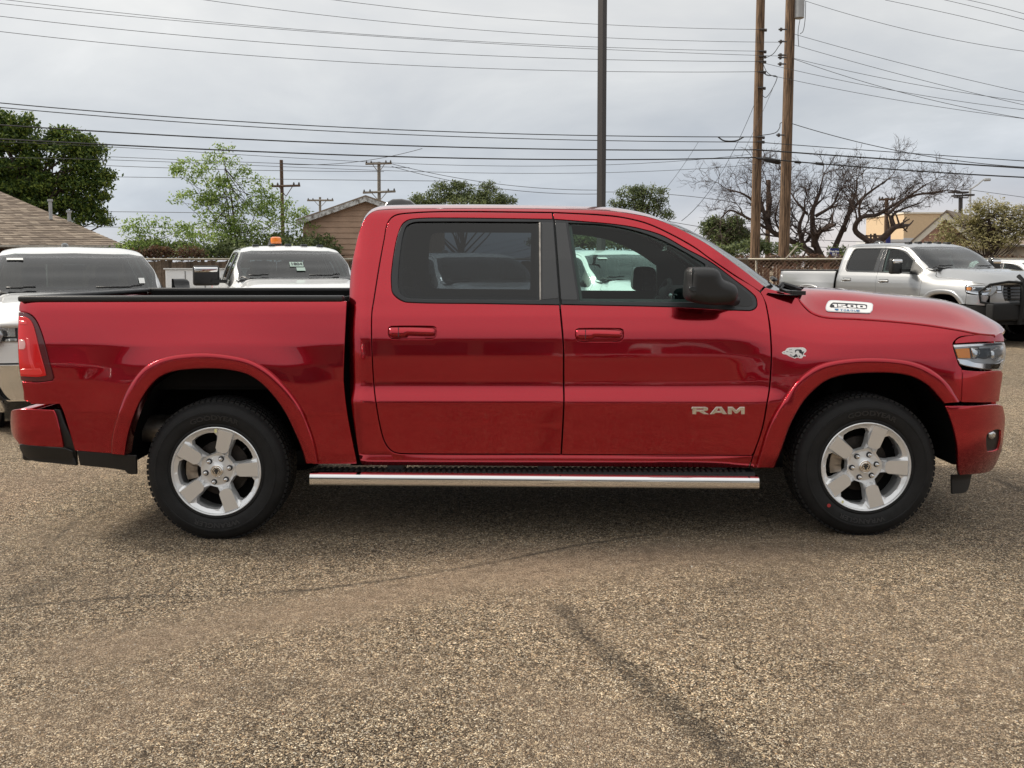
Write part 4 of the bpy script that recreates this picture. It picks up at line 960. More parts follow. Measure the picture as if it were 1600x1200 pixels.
NOTE = pmat('greenish_paper', (0.36, 0.46, 0.41), .8); screen_card(t2, .02, .45, .20, .13, NOTE, 'paper_sign', '1804'); screen_card(t2, .07, .26, .13, .09, NOTE, 'paper_sign')
screen_card(t1, -.60, .84, .17, .055, PAPER, 'windscreen_sticker'); screen_card(t1, .66, .20, .07, .10, PAPER, 'windscreen_sticker')
screen_card(t4, -.52, .84, .16, .06, PAPER, 'windscreen_sticker'); screen_card(t6, -.5, .84, .16, .06, PAPER, 'windscreen_sticker')
# dark camera housing at the top of the windscreens
for tr in (t1, t2, t4, t5):
    rbox('mirror_pod', (.70, -.17, 1.76), (.80, .17, 1.84), .02, GLOSSBLACK, tr, offset=(0, 0, 0))
# grille guard of the silver pickup
gg_ = MB()
for s in (-1, 1):
    gg_.tube([(3.06, s*.36, .45), (3.12, s*.36, .8), (3.12, s*.36, 1.22), (3.02, s*.36, 1.30)], .04, 8)
    gg_.tube([(3.12, s*.36, 1.18), (3.08, s*.65, 1.20), (2.96, s*.95, 1.15), (2.80, s*1.02, 1.02), (2.84, s*1.02, .84), (3.0, s*.85, .80), (3.10, s*.36, .80)], .022, 8)
gg_.tube([(3.12, -.36, 1.20), (3.12, .36, 1.20)], .03, 8); gg_.tube([(3.12, -.36, .84), (3.12, .36, .84)], .03, 8)
gg_.build('grille_guard', BUMPBLK, t5, smooth=True, sharp=50)
rbox('steel_bumper', (2.92, -1.0, .52), (3.09, 1.0, .82), .03, BUMPBLK, t5, offset=(0, 0, 0))
MB().box((3.095, -.08, .60), (3.10, .20, .72)).build('licence_plate', PAPER, t5)
for tr in (t1, t2, t3, t4, t5, t6):
    for fr_ in kids(tr, 'window_frame'): rep_mat([o for o in fr_.children if o.name.startswith('pillar_strip')], TRIM)
for tl_ in kids(t5, 'tail_lamp'): rep_mat([tl_] + list(tl_.children), SILVER)

# ------------------------------------------------------------------ badges of the red pickup (added after the copies were made)
tag(pickup, 'dark red crew cab pickup parked side-on in front of everything', 'pickup truck', None)
fd = kids(pickup, 'front_door')[0]; ff = kids(pickup, 'front_fender')[0]
def decal(name, polys, parent, fn, off):
    for pl_, mt_ in polys: panel(name, pl_, mat=mt_, parent=parent, fn=fn, off=off, step=.02, lip=.002, bevel=.0006, spx=1.0); off -= .0012
# chrome nameplate, wide slab letters
def slab(ch, x0, w_):
    """letter shapes in a unit box"""
    Ls = {'R': [[(0,1),(.80,1),(.97,.86),(.97,.56),(.84,.44),(.66,.42),(1.02,0),(.72,0),(.40,.36),(.24,.36),(.24,0),(0,0),(0,.70),(-.08,.78)]],
          'A': [[(-.05,0),(.36,1),(.72,1),(1.06,0),(.80,0),(.74,.18),(.30,.18),(.22,0)]],
          'M': [[(0,0),(0,1),(.30,1),(.52,.52),(.76,1),(1.05,1),(1.05,0),(.83,0),(.83,.62),(.60,.12),(.46,.12),(.24,.62),(.24,0)]]}
    H_ = {'R': [[(.26,.78),(.70,.78),(.70,.60),(.26,.60)]], 'A': [[(.40,.42),(.66,.42),(.55,.80),(.50,.80)]], 'M': []}
    f = lambda q: (x0 + q[0] * w_, 647.3 - q[1] * 11.3)
    return [f(q) for q in Ls[ch][0]], [[f(q) for q in h] for h in H_[ch]]
for ch, x0, w_ in (('R', 1082, 25), ('A', 1110.5, 24), ('M', 1137.5, 25)):
    o_, h_ = slab(ch, x0, w_); panel('nameplate_letter', o_, h_, mat=CHROME, parent=fd, off=-.007, lip=.008, bevel=.0012, spx=1.0, corner=15)
# fender sticker: long white-edged badge with black and white shapes
S_ = lambda pts: [(1215 + x / 29.1, 535 + y / 29.1) for x, y in pts]
decal('fender_sticker', [(S_([(190,480),(250,410),(340,380),(440,265),(640,235),(880,235),(1180,235),(1290,310),(1320,390),(1270,450),(1210,500),(1190,560),(1290,600),(1270,640),(1180,620),(1110,720),(1000,725),(900,690),(780,730),(700,700),(560,650),(400,560),(260,530)]), DECAL)], ff, S_cab, -.001)
decal('fender_sticker', [(S_([(790,440),(800,350),(860,320),(1060,330),(1120,390),(1110,440),(1180,410),(1215,395),(1170,500),(1120,600),(1100,520),(1040,500),(960,420),(1010,395),(900,370),(840,400),(810,470)]), INK)], ff, S_cab, -.0022)
decal('fender_sticker', [(S_([(760,600),(830,520),(890,570),(930,660),(830,655),(780,690),(690,650)]), INK)], ff, S_cab, -.0022)
for q in ([(530,440),(620,440),(700,480),(620,460)], [(400,410),(490,415),(490,430),(400,430)], [(520,330),(650,320),(650,335),(530,345)], [(560,540),(660,570),(650,580),(560,560)], [(270,470),(310,440),(320,450),(290,490)], [(960,590),(1030,620),(1010,660),(970,640)], [(550,600),(720,620),(700,640),(560,620)]):
    decal('fender_sticker', [(S_(q), INK)], ff, S_cab, -.0022)
# hood badge
hoodo = kids(pickup, 'hood')[0]
from mathutils.bvhtree import BVHTree
hb_ = BVHTree.FromPolygons([v.co for v in hoodo.data.vertices], [tuple(p.vertices) for p in hoodo.data.polygons])
camp = Vector((0, -D, H)) - Vector(OFF)
def on_hood(px, py, lift):
    a, dy, dz = ray(px, py); d_ = Vector((a, dy, dz)).normalized(); hit = hb_.ray_cast(camp, d_)
    return hit[0] - d_ * lift * 2.2 if hit[0] is not None else camp + d_ * 5.6
def hood_decal(name, pts, holes, mat, lift, corner=32, step=2.0):
    o_ = smooth_poly(pts, 1.5, corner=corner); hs_ = [smooth_poly(h, 1.5, corner=corner) for h in holes]
    if area2(o_) < 0: o_ = o_[::-1]
    vs, fs, ids = tri_region([o_] + hs_, step); v3 = [on_hood(q[0], q[1], lift) for q in vs]
    b0 = len(v3); n = len(o_); v3 += [on_hood(q[0], q[1], lift) + Vector((0, .012, -.006)) for q in o_]
    return mesh(name, v3, [tuple(f) for f in fs] + [(i, (i+1) % n, b0 + (i+1) % n, b0 + i) for i in range(n)], mat, hoodo, smooth=False)
B_ = lambda pts: [(1280 + x / 16, 460 + y / 16) for x, y in pts]
hood_decal('hood_badge', B_([(160,350),(180,250),(225,170),(290,145),(600,158),(1180,195),(1310,215),(1350,260),(1330,400),(1270,465),(1150,468),(230,425),(175,395)]), [], CHROME, .003)
hood_decal('hood_badge', B_([(185,345),(200,260),(240,190),(300,165),(600,176),(1180,212),(1290,230),(1325,265),(1310,390),(1260,445),(1150,450),(240,408),(200,385)]), [], DECAL, .004)
hood_decal('hood_badge', B_([(262,300),(290,240),(350,200),(450,205),(1130,245),(1195,262),(1195,310),(1180,360),(1100,362),(980,350),(500,328),(290,325)]), [], INK, .005)
for pts, hs_ in (([(340,235),(445,240),(447,320),(385,318),(372,260),(340,258)], []), ([(470,238),(655,245),(650,266),(540,262),(540,275),(650,282),(690,300),(685,328),(630,332),(470,322),(470,302),(600,310),(600,298),(500,290),(468,282)], []),
                 ([(720,255),(900,262),(925,285),(925,335),(760,330),(710,310),(705,275)], [[(785,268),(855,272),(855,318),(785,314)]]), ([(960,262),(1130,270),(1170,290),(1170,345),(1000,345),(950,320),(948,285)], [[(1025,280),(1090,284),(1090,325),(1025,322)]])):
    hood_decal('badge_digit', B_(pts), [B_(h) for h in hs_], DECAL, .006, corner=10)
hood_decal('badge_letter', B_([(385,352),(480,356),(480,385),(435,402),(395,378)]), [], BLUEINK, .006)
x = 520
for ch in 'TORQUE':
    v, f = text_mesh(ch, 1.0, 0, .03); v[:, 0] -= v[:, 0].mean(); hgt_ = v[:, 1].max() - v[:, 1].min(); w0 = v[:, 0].max() - v[:, 0].min()
    v[:, 0] *= 70 / w0; v[:, 1] = (v[:, 1] - v[:, 1].min()) / hgt_ * 48
    mesh('badge_letter', [on_hood(1280 + (x + 38 + q[0]) / 16, 460 + (415 + (x - 520) * .035 - q[1]) / 16, .006) for q in v], f, BLUEINK, hoodo); x += 86
# small marks on the tyres: red dot, yellow wheel stickers
wf_ = [w_ for w_ in kids(pickup, 'wheel')]
YEL = pmat('sticker_yellow', (.75, .72, .35), .6); REDDOT = pmat('paint_dot_red', (.35, .03, .03), .6)
for w_, ang, r_, m_, wd in ((wf_[1], R(226 + 4), .305, REDDOT, .011), (wf_[0], R(89), .236, YEL, .010), (wf_[1], R(237 + 4), .240, YEL, .008)):
    x_, z_ = r_ * math.cos(ang), r_ * math.sin(ang); yy_ = -.0128 if m_ is REDDOT else -.0025
    if m_ is REDDOT: q = [(x_ + wd * math.cos(k), yy_ , z_ + wd * math.sin(k)) for k in np.linspace(0, 6.28, 14)[:-1]]
    else: q = [(x_ - wd * .7, yy_, z_ - wd), (x_ + wd * .7, yy_, z_ - wd), (x_ + wd * .7, yy_, z_ + wd), (x_ - wd * .7, yy_, z_ + wd)]
    mesh('tyre_mark' if m_ is REDDOT else 'wheel_sticker', q, [tuple(range(len(q)))], m_, w_)
# ------------------------------------------------------------------ vegetation
def leafmat(name, cols, transl=.35):
    m = bpy.data.materials.new(name); m.use_nodes = True; t = m.node_tree; b = t.nodes['Principled BSDF']; ge = t.nodes.new('ShaderNodeNewGeometry')
    r = ramp(t, ge.outputs['Random Per Island'], [(i / (len(cols) - 1), c) for i, c in enumerate(cols)])
    L(t, r.outputs[0], b.inputs['Base Color']); b.inputs['Roughness'].default_value = .6; b.inputs['Specular IOR Level'].default_value = .3
    tl = t.nodes.new('ShaderNodeBsdfTranslucent'); L(t, r.outputs[0], tl.inputs[0]); mx = t.nodes.new('ShaderNodeMixShader'); mx.inputs[0].default_value = transl
    L(t, b.outputs[0], mx.inputs[1]); L(t, tl.outputs[0], mx.inputs[2]); L(t, mx.outputs[0], t.nodes['Material Output'].inputs[0]); return m
BARK = pmat('bark', (0.060, 0.040, 0.032), 0.9, var=.4, vscale=8, bump=.6, bscale=25)
BARKL = pmat('bark_pale', (0.13, 0.11, 0.085), 0.9, var=.3, vscale=8)
LV_DARK = leafmat('dark_elm_leaves', [(0.022, 0.048, 0.012), (0.05, 0.09, 0.018), (0.11, 0.16, 0.028), (0.24, 0.29, 0.05)])
LV_LIGHT = leafmat('fresh_leaves', [(0.09, 0.14, 0.03), (0.18, 0.27, 0.06), (0.30, 0.41, 0.11), (0.46, 0.55, 0.22)], .55)
LV_OLIVE = leafmat('olive_leaves', [(0.04, 0.06, 0.025), (0.11, 0.14, 0.055), (0.22, 0.26, 0.10)])
LV_YELLOW = leafmat('yellow_green_leaves', [(0.15, 0.13, 0.05), (0.28, 0.26, 0.11), (0.42, 0.38, 0.18), (0.58, 0.52, 0.30)], .45)
LV_BROWN = leafmat('dry_vines', [(0.05, 0.028, 0.018), (0.11, 0.055, 0.035), (0.17, 0.085, 0.05), (0.08, 0.08, 0.035)])
def foliage(blobs, d, n, size, per=9, spread=.32, depth=1.0, shell=.5):
    """leaf clumps scattered through blobs given in photo pixels at distance d"""
    V = []; Fc = []; ws_ = np.array([r * ry for _, _, r, ry in blobs], float); ws_ /= ws_.sum(); C_ = []
    k = F / d
    for i in range(n):
        bx, by, br, bry = blobs[rng.choice(len(blobs), p=ws_)]
        v = rng.normal(size=3); v /= np.linalg.norm(v); q = rng.random() ** (1 / 3) if rng.random() > shell else rng.uniform(.78, 1.05)
        c = far(bx + v[0] * br * q, by - v[2] * bry * q, d); c.y += v[1] * q * br / k * depth; C_.append(c)
        cs = size * spread / .32
        for j in range(per):
            o = Vector(rng.normal(size=3)) * cs * 1.6; p = c + Vector((o.x, o.y, o.z * .7)); u = Vector(rng.normal(size=3)).normalized(); w_ = u.orthogonal().normalized(); s = size * rng.uniform(.6, 1.3)
            n0 = len(V); V += [tuple(p - u * s), tuple(p + w_ * s * .45), tuple(p + u * s), tuple(p - w_ * s * .45)]; Fc.append((n0, n0+1, n0+2, n0+3))
    return V, Fc, C_
def leafy(name, blobs, d, n, size, mat, label, cat, base=None, top=None, group=None, per=9, tw=.12, depth=1.0, bark=None, nb=40, stuff=False, shell=.5):
    blobs = [(b_ if len(b_) == 4 else (b_[0], b_[1], b_[2], b_[2])) for b_ in blobs]
    sat = []
    for bx, by, br, bry in blobs:
        for _ in range(5):
            a_ = rng.uniform(-.6, 3.7); q_ = rng.uniform(.28, .45); sat.append((bx + math.cos(a_) * br * 1.02, by - math.sin(a_) * bry * 1.02, br * q_, bry * q_ * 1.1))
    blobs = [(x_, y_, r1_ * .86, r2_ * .86) for x_, y_, r1_, r2_ in blobs] + sat
    V, Fc, C_ = foliage(blobs, d, n, size, per, depth=depth, shell=shell)
    base = base or (np.mean([b_[0] for b_ in blobs]), 420); g = far(base[0], base[1], d); g.z = gz(g.x, g.y)
    r = empty(name, tuple(g)); tag(r, label, cat, group)
    mesh('crown', [(v[0] - g.x, v[1] - g.y, v[2] - g.z) for v in V], Fc, mat, r)
    tr = MB(); tp = far(*(top or (base[0], np.mean([b_[1] for b_ in blobs]))), d)
    mid = (g + tp) / 2 + Vector((.1, .1, 0)); tr.tube([g, (g + mid) / 2, mid, (mid + tp) / 2 + Vector((.08, 0, 0)), tp], [tw, tw * .85, tw * .7, tw * .5, tw * .25], 7)
    for i in range(min(nb, len(C_))):
        c = C_[int(rng.integers(len(C_)))]; s = g + (tp - g) * rng.uniform(.3, .95); m_ = (s + c) / 2 + Vector((0, 0, -(c - s).length * .06)); tr.tube([s, m_, c], [tw * .3, tw * .18, tw * .06], 4, cap=False)
    tr.build('trunk', bark or BARK, r, offset=g, smooth=True)
    return r
leafy('elm_tree', [(25,196,26,16),(-15,205,30,20),(15,222,34,16),(70,222,22,12),(108,214,26,12),(100,236,34,14),(138,244,22,14),(60,252,26,12),(150,268,22,10),(118,262,26,12),(20,262,34,16),(160,286,18,10),(125,290,30,12),(70,288,36,16),(25,296,34,14),(-25,250,34,60),(145,312,20,9),(100,318,34,12),(60,322,34,16),(20,330,36,20),(140,336,22,9),(158,344,12,7),(105,345,34,12),(0,310,40,30)], 44, 3300, .095, LV_DARK,
      'large dark green elm tree rising behind the brown roofed house', 'tree', base=(60, 410), top=(60, 240), per=13, tw=.28, shell=.7, nb=90)
leafy('young_tree', [(345,236,18,9),(350,252,24,10),(300,258,26,9),(283,272,16,9),(322,280,30,12),(368,262,14,12),(388,280,16,16),(350,302,30,20),(412,298,14,16),(408,318,26,20),(296,312,22,12),(330,330,34,18),(440,335,30,18),(470,352,26,18),(395,345,44,24),(330,362,45,20),(350,375,60,16),(430,378,50,16)], 34, 1050, .058, LV_LIGHT,
      'light green tree with sky showing through above the white pickup with the beacon', 'tree', base=(372, 410), top=(350, 250), per=9, tw=.055, nb=60)
leafy('shrub', [(205,365,14,20),(225,355,10,14),(250,360,12,18),(285,365,14,14),(215,385,26,10),(255,388,34,9),(295,392,30,8)], 33, 260, .055, LV_LIGHT, 'low pale green shrub over the board fence, left of the light green tree', 'shrub', base=(240, 410), tw=.04)
leafy('hedge', [(230,392,55,9),(310,394,60,9),(390,392,60,11),(470,385,45,16),(900,372,50,14),(960,378,60,12),(1030,385,40,12)], 33.5, 1500, .08, LV_OLIVE, 'overgrown hedge along the top of the left board fence', 'hedge', base=(420, 412), tw=.03, nb=60)
leafy('bushy_tree', [(665,312,16,12),(690,305,18,14),(715,304,18,15),(742,308,16,13),(768,306,20,16),(790,314,12,9),(720,320,60,12)], 60, 1000, .085, LV_OLIVE, 'round dark olive tree top showing left above the cab roof', 'tree', base=(720, 400), tw=.2)
leafy('bushy_tree', [(985,303,16,10),(1003,296,12,8),(1022,302,16,10),(966,320,12,7),(1000,318,26,12),(1035,318,10,8),(1005,332,34,12),(1042,336,8,8)], 50, 620, .07, LV_OLIVE, 'olive green tree top just right of the dark lamp post', 'tree', base=(1000, 400), tw=.2)
leafy('evergreen_bush', [(1118,358,16,12),(1140,352,18,12),(1130,372,30,14),(1158,376,20,14)], 44, 700, .09, LV_OLIVE, 'dark evergreen bush left of the two wooden poles', 'shrub', base=(1135, 405), tw=.08)
leafy('flowering_tree', [(1545,318,20,12),(1512,335,22,14),(1582,335,22,12),(1550,350,40,18),(1500,362,30,20),(1600,350,26,24),(1530,378,48,16),(1575,372,40,14),(1470,372,18,14)], 36, 1000, .06, LV_YELLOW, 'pale yellow green tree beyond the windscreen of the silver pickup', 'tree', base=(1538, 410), top=(1545, 325), per=9, tw=.09, nb=120, bark=BARK)
leafy('vine_cover', [(x_, 412, 32, 8) for x_ in range(1180, 1640, 40)], 30.6, 1500, .055, LV_BROWN, 'dry reddish vines growing through the chain-link fence', 'vines', base=(1380, 425), tw=.02, nb=200, depth=.12)
leafy('vine_cover', [(215,398,22,8),(250,397,22,8),(290,396,22,8)], 30.9, 200, .05, LV_BROWN, 'reddish brown vines on the top of the left board fence', 'vines', base=(250, 420), tw=.02, depth=.1)
leafy('scrub', [(1110,392,30,10),(1160,390,30,12),(1210,390,30,10),(1330,397,40,7)], 40, 420, .09, LV_OLIVE, 'low brownish scrub at the feet of the wooden poles', 'shrub', base=(1180, 405), tw=.03)

# bare trees: limbs traced, twigs grown
def bare(name, limbs, d, label, seed, reach=1.0):
    rr_ = random.Random(seed); mb = MB(); tw = MB(); k = F / d; total = [0]
    g = far(limbs[0][0][0][0], 405, d); g.z = gz(g.x, g.y)
    def grow(p, dr, ln, r, depth):
        if depth == 0 or total[0] > 9000: return
        total[0] += 1; q = [p.copy()]; dd = dr.copy()
        for i in range(3):
            dd = (dd + Vector((rr_.gauss(0, .22), rr_.gauss(0, .22), rr_.gauss(.02, .2)))).normalized(); q.append(q[-1] + dd * ln / 3)
        (tw if r < .03 else mb).tube(q, [r, r * .85, r * .7, r * .5], 3 if r < .03 else 6, cap=False)
        nch = 3 if depth > 2 else 2
        for i in range(nch + (rr_.random() < .6)):
            s = q[rr_.choice((1, 2, 3, 3))]; nd = (dd + Vector((rr_.gauss(0, .62), rr_.gauss(0, .62), rr_.gauss(.12, .5)))).normalized()
            grow(s, nd, ln * rr_.uniform(.58, .85), max(.0065, r * .58), depth - 1)
    for pts, r0, r1, dep in limbs:
        P_ = []; zo = 0
        for i, (x_, y_) in enumerate(pts): P_.append(far(x_, y_, d) + Vector((0, zo, 0))); zo += rr_.uniform(-.35, .35)
        Q = [Vector(q) for q in cr(P_, len(pts) * 4)]; n = len(Q); rs = [r0 + (r1 - r0) * i / (n - 1) for i in range(n)]; mb.tube(Q, rs, 8)
        for i in range(n // 4, n):
            if rr_.random() < .8:
                t_ = (Q[min(i + 1, n - 1)] - Q[i - 1]).normalized(); nd = (t_ * .6 + Vector((rr_.gauss(0, .6), rr_.gauss(0, .6), rr_.gauss(.35, .5)))).normalized()
                grow(Q[i], nd, rr_.uniform(.7, 1.25) * reach, max(.014, rs[i] * .42), dep)
        grow(Q[-1], (Q[-1] - Q[-2]).normalized(), 1.1 * reach, r1 * .8, dep + 1)
    r = empty(name, tuple(g)); tag(r, label, 'tree', 'bare trees behind the chain-link fence')
    mb.build('trunk', BARK, r, offset=g, smooth=True); tw.build('twigs', BARK, r, offset=g); return r
bare('bare_tree', [([(1290,412),(1262,392),(1225,372),(1200,358),(1190,325),(1182,295)], .17, .06, 4), ([(1200,358),(1172,342),(1145,328),(1128,340)], .07, .03, 4), ([(1192,330),(1165,305),(1140,295)], .06, .03, 4), ([(1200,352),(1205,310),(1200,285)], .06, .03, 4), ([(1228,374),(1215,345),(1222,315)], .06, .03, 4)], 42,
     'bare dark tree leaning left behind the two wooden poles', 3, .74)
bare('bare_tree', [([(1280,412),(1258,385),(1252,355),(1262,330)], .13, .06, 4), ([(1288,412),(1276,380),(1272,345),(1274,325),(1285,300)], .17, .06, 4), ([(1294,412),(1308,380),(1322,345),(1335,318),(1345,298)], .15, .05, 4), ([(1272,385),(1270,368),(1275,362)], .14, .12, 1), ([(1274,338),(1298,322),(1312,302)], .08, .03, 4), ([(1322,340),(1350,308),(1385,280)], .09, .03, 4), ([(1262,335),(1245,315),(1240,300)], .06, .03, 4)], 41,
     'wide many-stemmed bare tree behind the fence, right of the poles', 5, .78)
bare('bare_tree', [([(1345,412),(1352,392),(1378,372),(1392,356),(1410,353)], .20, .10, 1), ([(1362,380),(1340,360),(1345,340),(1375,335),(1395,322),(1430,305),(1470,300)], .13, .04, 4), ([(1386,336),(1412,312),(1440,290)], .07, .03, 4), ([(1398,355),(1398,338),(1412,328),(1450,315)], .08, .03, 4), ([(1345,345),(1340,325),(1352,300)], .07, .03, 3)], 40,
     'bare tree with a sawn-off thick limb, behind the silver pickup cab', 9, .62)

# ------------------------------------------------------------------ poles, lamps, wires
WOOD = bpy.data.materials.new('weathered_pole_wood'); WOOD.use_nodes = True; t = WOOD.node_tree; b = t.nodes['Principled BSDF']; tcn = t.nodes.new('ShaderNodeTexCoord')
mpn = t.nodes.new('ShaderNodeMapping'); mpn.inputs['Scale'].default_value = (26, 26, 1.2); L(t, tcn.outputs['Object'], mpn.inputs[0])
nn = t.nodes.new('ShaderNodeTexNoise'); nn.inputs['Scale'].default_value = 1; nn.inputs['Detail'].default_value = 5; nn.inputs['Roughness'].default_value = .7; L(t, mpn.outputs[0], nn.inputs['Vector'])
rp = ramp(t, nn.outputs['Fac'], [(.38, (.025, .014, .008)), (.49, (.12, .072, .040)), (.62, (.26, .165, .10))]); L(t, rp.outputs[0], b.inputs['Base Color']); b.inputs['Roughness'].default_value = .85
bp = t.nodes.new('ShaderNodeBump'); bp.inputs['Strength'].default_value = .8; bp.inputs['Distance'].default_value = .02; L(t, nn.outputs['Fac'], bp.inputs['Height']); L(t, bp.outputs[0], b.inputs['Normal'])
DKWOOD = pmat('dark_pole_wood', (0.09, 0.055, 0.035), .85, var=.4, vscale=10)
GREYWOOD = pmat('grey_pole_wood', (0.20, 0.18, 0.155), .85, var=.3, vscale=10)
TRANSF = pmat('transformer_grey', (0.36, 0.37, 0.38), .45, var=.08)
INSUL = pmat('insulator_dark', (0.05, 0.045, 0.045), .3)
WIRE = pmat('cable_black', (0.018, 0.018, 0.02), .6)
WIREG = pmat('cable_grey', (0.07, 0.072, 0.078), .5, .3)
def pole(name, top, bot_px, d, r, mat, label, group=None, arms=(), n=14):
    a = far(top[0], top[1], d); g = far(bot_px, 412, d); g.z = gz(g.x, g.y)
    e = empty(name, tuple(g)); tag(e, label, 'utility pole', group)
    m_ = MB(); q = [g + (a - g) * u for u in np.linspace(0, 1, 9)]; m_.tube(q, [r * (1.08 - .16 * i / 8) for i in range(9)], n); m_.build('shaft', mat, e, offset=g, smooth=True, sharp=50)
    for (x0, y0, x1, y1, th) in arms:
        c = MB(); p0 = far(x0, y0, d - .25); p1 = far(x1, y1, d - .25); c.tube([p0, p1], th, 4)
        c.build('crossarm', mat, e, offset=g)
        for u in (.04, .22, .78, .96):
            p = p0 + (p1 - p0) * u; MB().tube([p, p + Vector((0, 0, .12)), p + Vector((0, 0, .22))], [.04, .07, .03], 6).build('insulator', INSUL, e, offset=g)
        mid = (p0 + p1) / 2; br = MB()
        for s in (.25, .75): br.tube([p0 + (p1 - p0) * s, mid - Vector((0, 0, .65))], .025, 4)
        br.build('brace', mat, e, offset=g)
    return e, g
GP = 'wooden utility poles'
e1, g1 = pole('utility_pole', (1189.5, -40), 1179, 38, .185, WOOD, 'left one of the two thick wooden poles by the chain-link fence', GP)
for y_, s in ((46, 1), (80, 1), (88, 1), (96, 1), (112, 1), (137, 1), (214, 1), (221, 1), (247, 1)):
    p = far(1187 - y_ * .02 + 8 * s, y_, 37.8); m_ = MB(); m_.tube([p + Vector((-.2, 0, 0)), p + Vector((.10, 0, 0))], .035, 6); m_.tube([p + Vector((.02, 0, -.03)), p + Vector((.10, 0, -.03))], .06, 8); m_.build('insulator', INSUL, e1, offset=g1)
e2, g2 = pole('utility_pole', (1236.5, -40), 1224, 36, .20, WOOD, 'right one of the two thick wooden poles, carrying the grey transformer', GP)
for y_ in (46, 65, 86, 90, 100, 211):
    p = far(1233 - y_ * .022 - 9, y_, 35.8); m_ = MB(); m_.tube([p + Vector((-.16, 0, 0)), p + Vector((.16, 0, 0))], .03, 6); m_.tube([p + Vector((-.10, 0, 0)), p + Vector((-.03, 0, 0))], .075, 8); m_.build('insulator', INSUL, e2, offset=g2)
tp = far(1248.5, 29, 35.9); m_ = MB(); m_.tube([tp, tp + Vector((0, 0, .02)), tp + Vector((0, 0, 1.0)), tp + Vector((0, 0, 1.06)), tp + Vector((0, 0, 1.12))], [.15, .19, .19, .2, .12], 20); m_.tube([tp + Vector((0, 0, .48)), tp + Vector((0, 0, .50))], .196, 20)
tro = m_.build('transformer', TRANSF, None, smooth=True, sharp=40); tag(tro, 'grey cylinder transformer hung at the top of the right wooden pole', 'transformer')
pole('utility_pole', (1201, 281), 1199, 52, .13, DKWOOD, 'thin dark pole standing between the two thick wooden poles', GP)
pole('utility_pole', (439.5, 250), 443, 58, .115, DKWOOD, 'brown pole with one crossarm above the light green tree', GP, [(424, 291, 469, 290, .07)])
pole('utility_pole', (592, 253), 593, 66, .13, GREYWOOD, 'grey pole with two crossarms behind the gabled shed', GP, [(571, 256, 612, 255, .08), (567, 301, 618, 299, .08)])
pole('utility_pole', (500, 308), 500, 88, .12, GREYWOOD, 'small far pole with one crossarm left of the shed gable', GP, [(480, 313, 521, 313, .09)])
pole('utility_pole', (1385.5, 309), 1384, 70, .15, DKWOOD, 'dark distant pole with crossarm behind the sawn-off limb', GP, [(1373, 312, 1399, 311, .08)])
# steel lamp post behind the red pickup
DKSTEEL = pmat('bronze_painted_steel', (0.035, 0.028, 0.025), .4, .2)
a = far(941.8, -60, 17.5); g = far(939, 420, 17.5); g.z = gz(g.x, g.y); lp = empty('lamp_post', tuple(g)); tag(lp, 'dark bronze square steel lamp post rising behind the cab roof', 'lamp post')
m_ = MB(); m_.tube([g, g + (a - g) * .5, a], .085, 4); m_.build('post', DKSTEEL, lp, offset=g); MB().box((-.25, -.25, 0), (.25, .25, .55)).build('footing', pmat('concrete', (.35, .34, .32), .9), lp)
MB().box((-.55, -.18, a.z - g.z), (.55, .18, a.z - g.z + .14)).build('lamp_head', DKSTEEL, lp)
# distant street lamp and car park light
d_ = 70; g = far(1516, 420, d_); g.z = 0; sl_ = empty('street_lamp', tuple(g)); tag(sl_, 'slim grey street lamp with a long arm above the yellow green tree', 'street lamp')
m_ = MB(); m_.tube([g, far(1516, 294, d_)], .08, 6); m_.build('post', TRANSF, sl_, offset=g); m_ = MB(); m_.tube([far(1516, 296, d_), far(1528, 288, d_), far(1536, 281, d_), far(1544, 281, d_)], .06, 5); m_.tube([far(1538, 281, d_), far(1547, 280.5, d_)], .13, 6); m_.build('lamp_arm', TRANSF, sl_, offset=g)
d_ = 62; g = far(1501, 420, d_); g.z = 0; cl_ = empty('car_park_light', tuple(g)); tag(cl_, 'dark four-headed car park light left of the slim street lamp', 'lamp post')
m_ = MB(); m_.tube([g, far(1501, 308, d_)], .13, 6); m_.build('post', DKSTEEL, cl_, offset=g)
for (x0, y0) in ((1491, 300), (1504, 301), (1513, 305), (1496, 306)):
    p = far(x0, y0, d_); MB().box((p.x - .28, p.y - .3, p.z - .06), (p.x + .28, p.y + .3, p.z + .06)).build('lamp_head', DKSTEEL, cl_, offset=g); m_ = MB(); m_.tube([p, Vector((p.x, p.y, far(0, 309, d_).z)), far(1501, 309, d_)], .04, 4); m_.build('lamp_arm', DKSTEEL, cl_, offset=g)

def wire(pts, d0, d1, r, mat, label, group):
    xs_ = np.array([p[0] for p in pts], float); ys_ = np.array([p[1] for p in pts], float); co = np.polyfit(xs_, ys_, len(pts) - 1)
    n = 28; X_ = np.linspace(xs_[0], xs_[-1], n); Q = [far(x_, np.polyval(co, x_), d0 + (d1 - d0) * i / (n - 1)) for i, x_ in enumerate(X_)]
    if xs_[0] <= -50: Q = [Q[0] + (Q[0] - Q[1]) * k for k in (14, 7)] + Q          # the lines go on past the frame
    if xs_[-1] >= 1640: Q = Q + [Q[-1] + (Q[-1] - Q[-2]) * k for k in (14, 28)]
    m_ = MB(); m_.tube(Q, r, 4); c = Q[0].copy(); o = m_.build('power_line', mat, None, offset=c); o.location = c; tag(o, label, 'cable', group); return o
GL = 'overhead lines running left from the wooden poles'; GRt = 'overhead lines running right from the wooden poles'; GF = 'thin far lines beyond the trees'
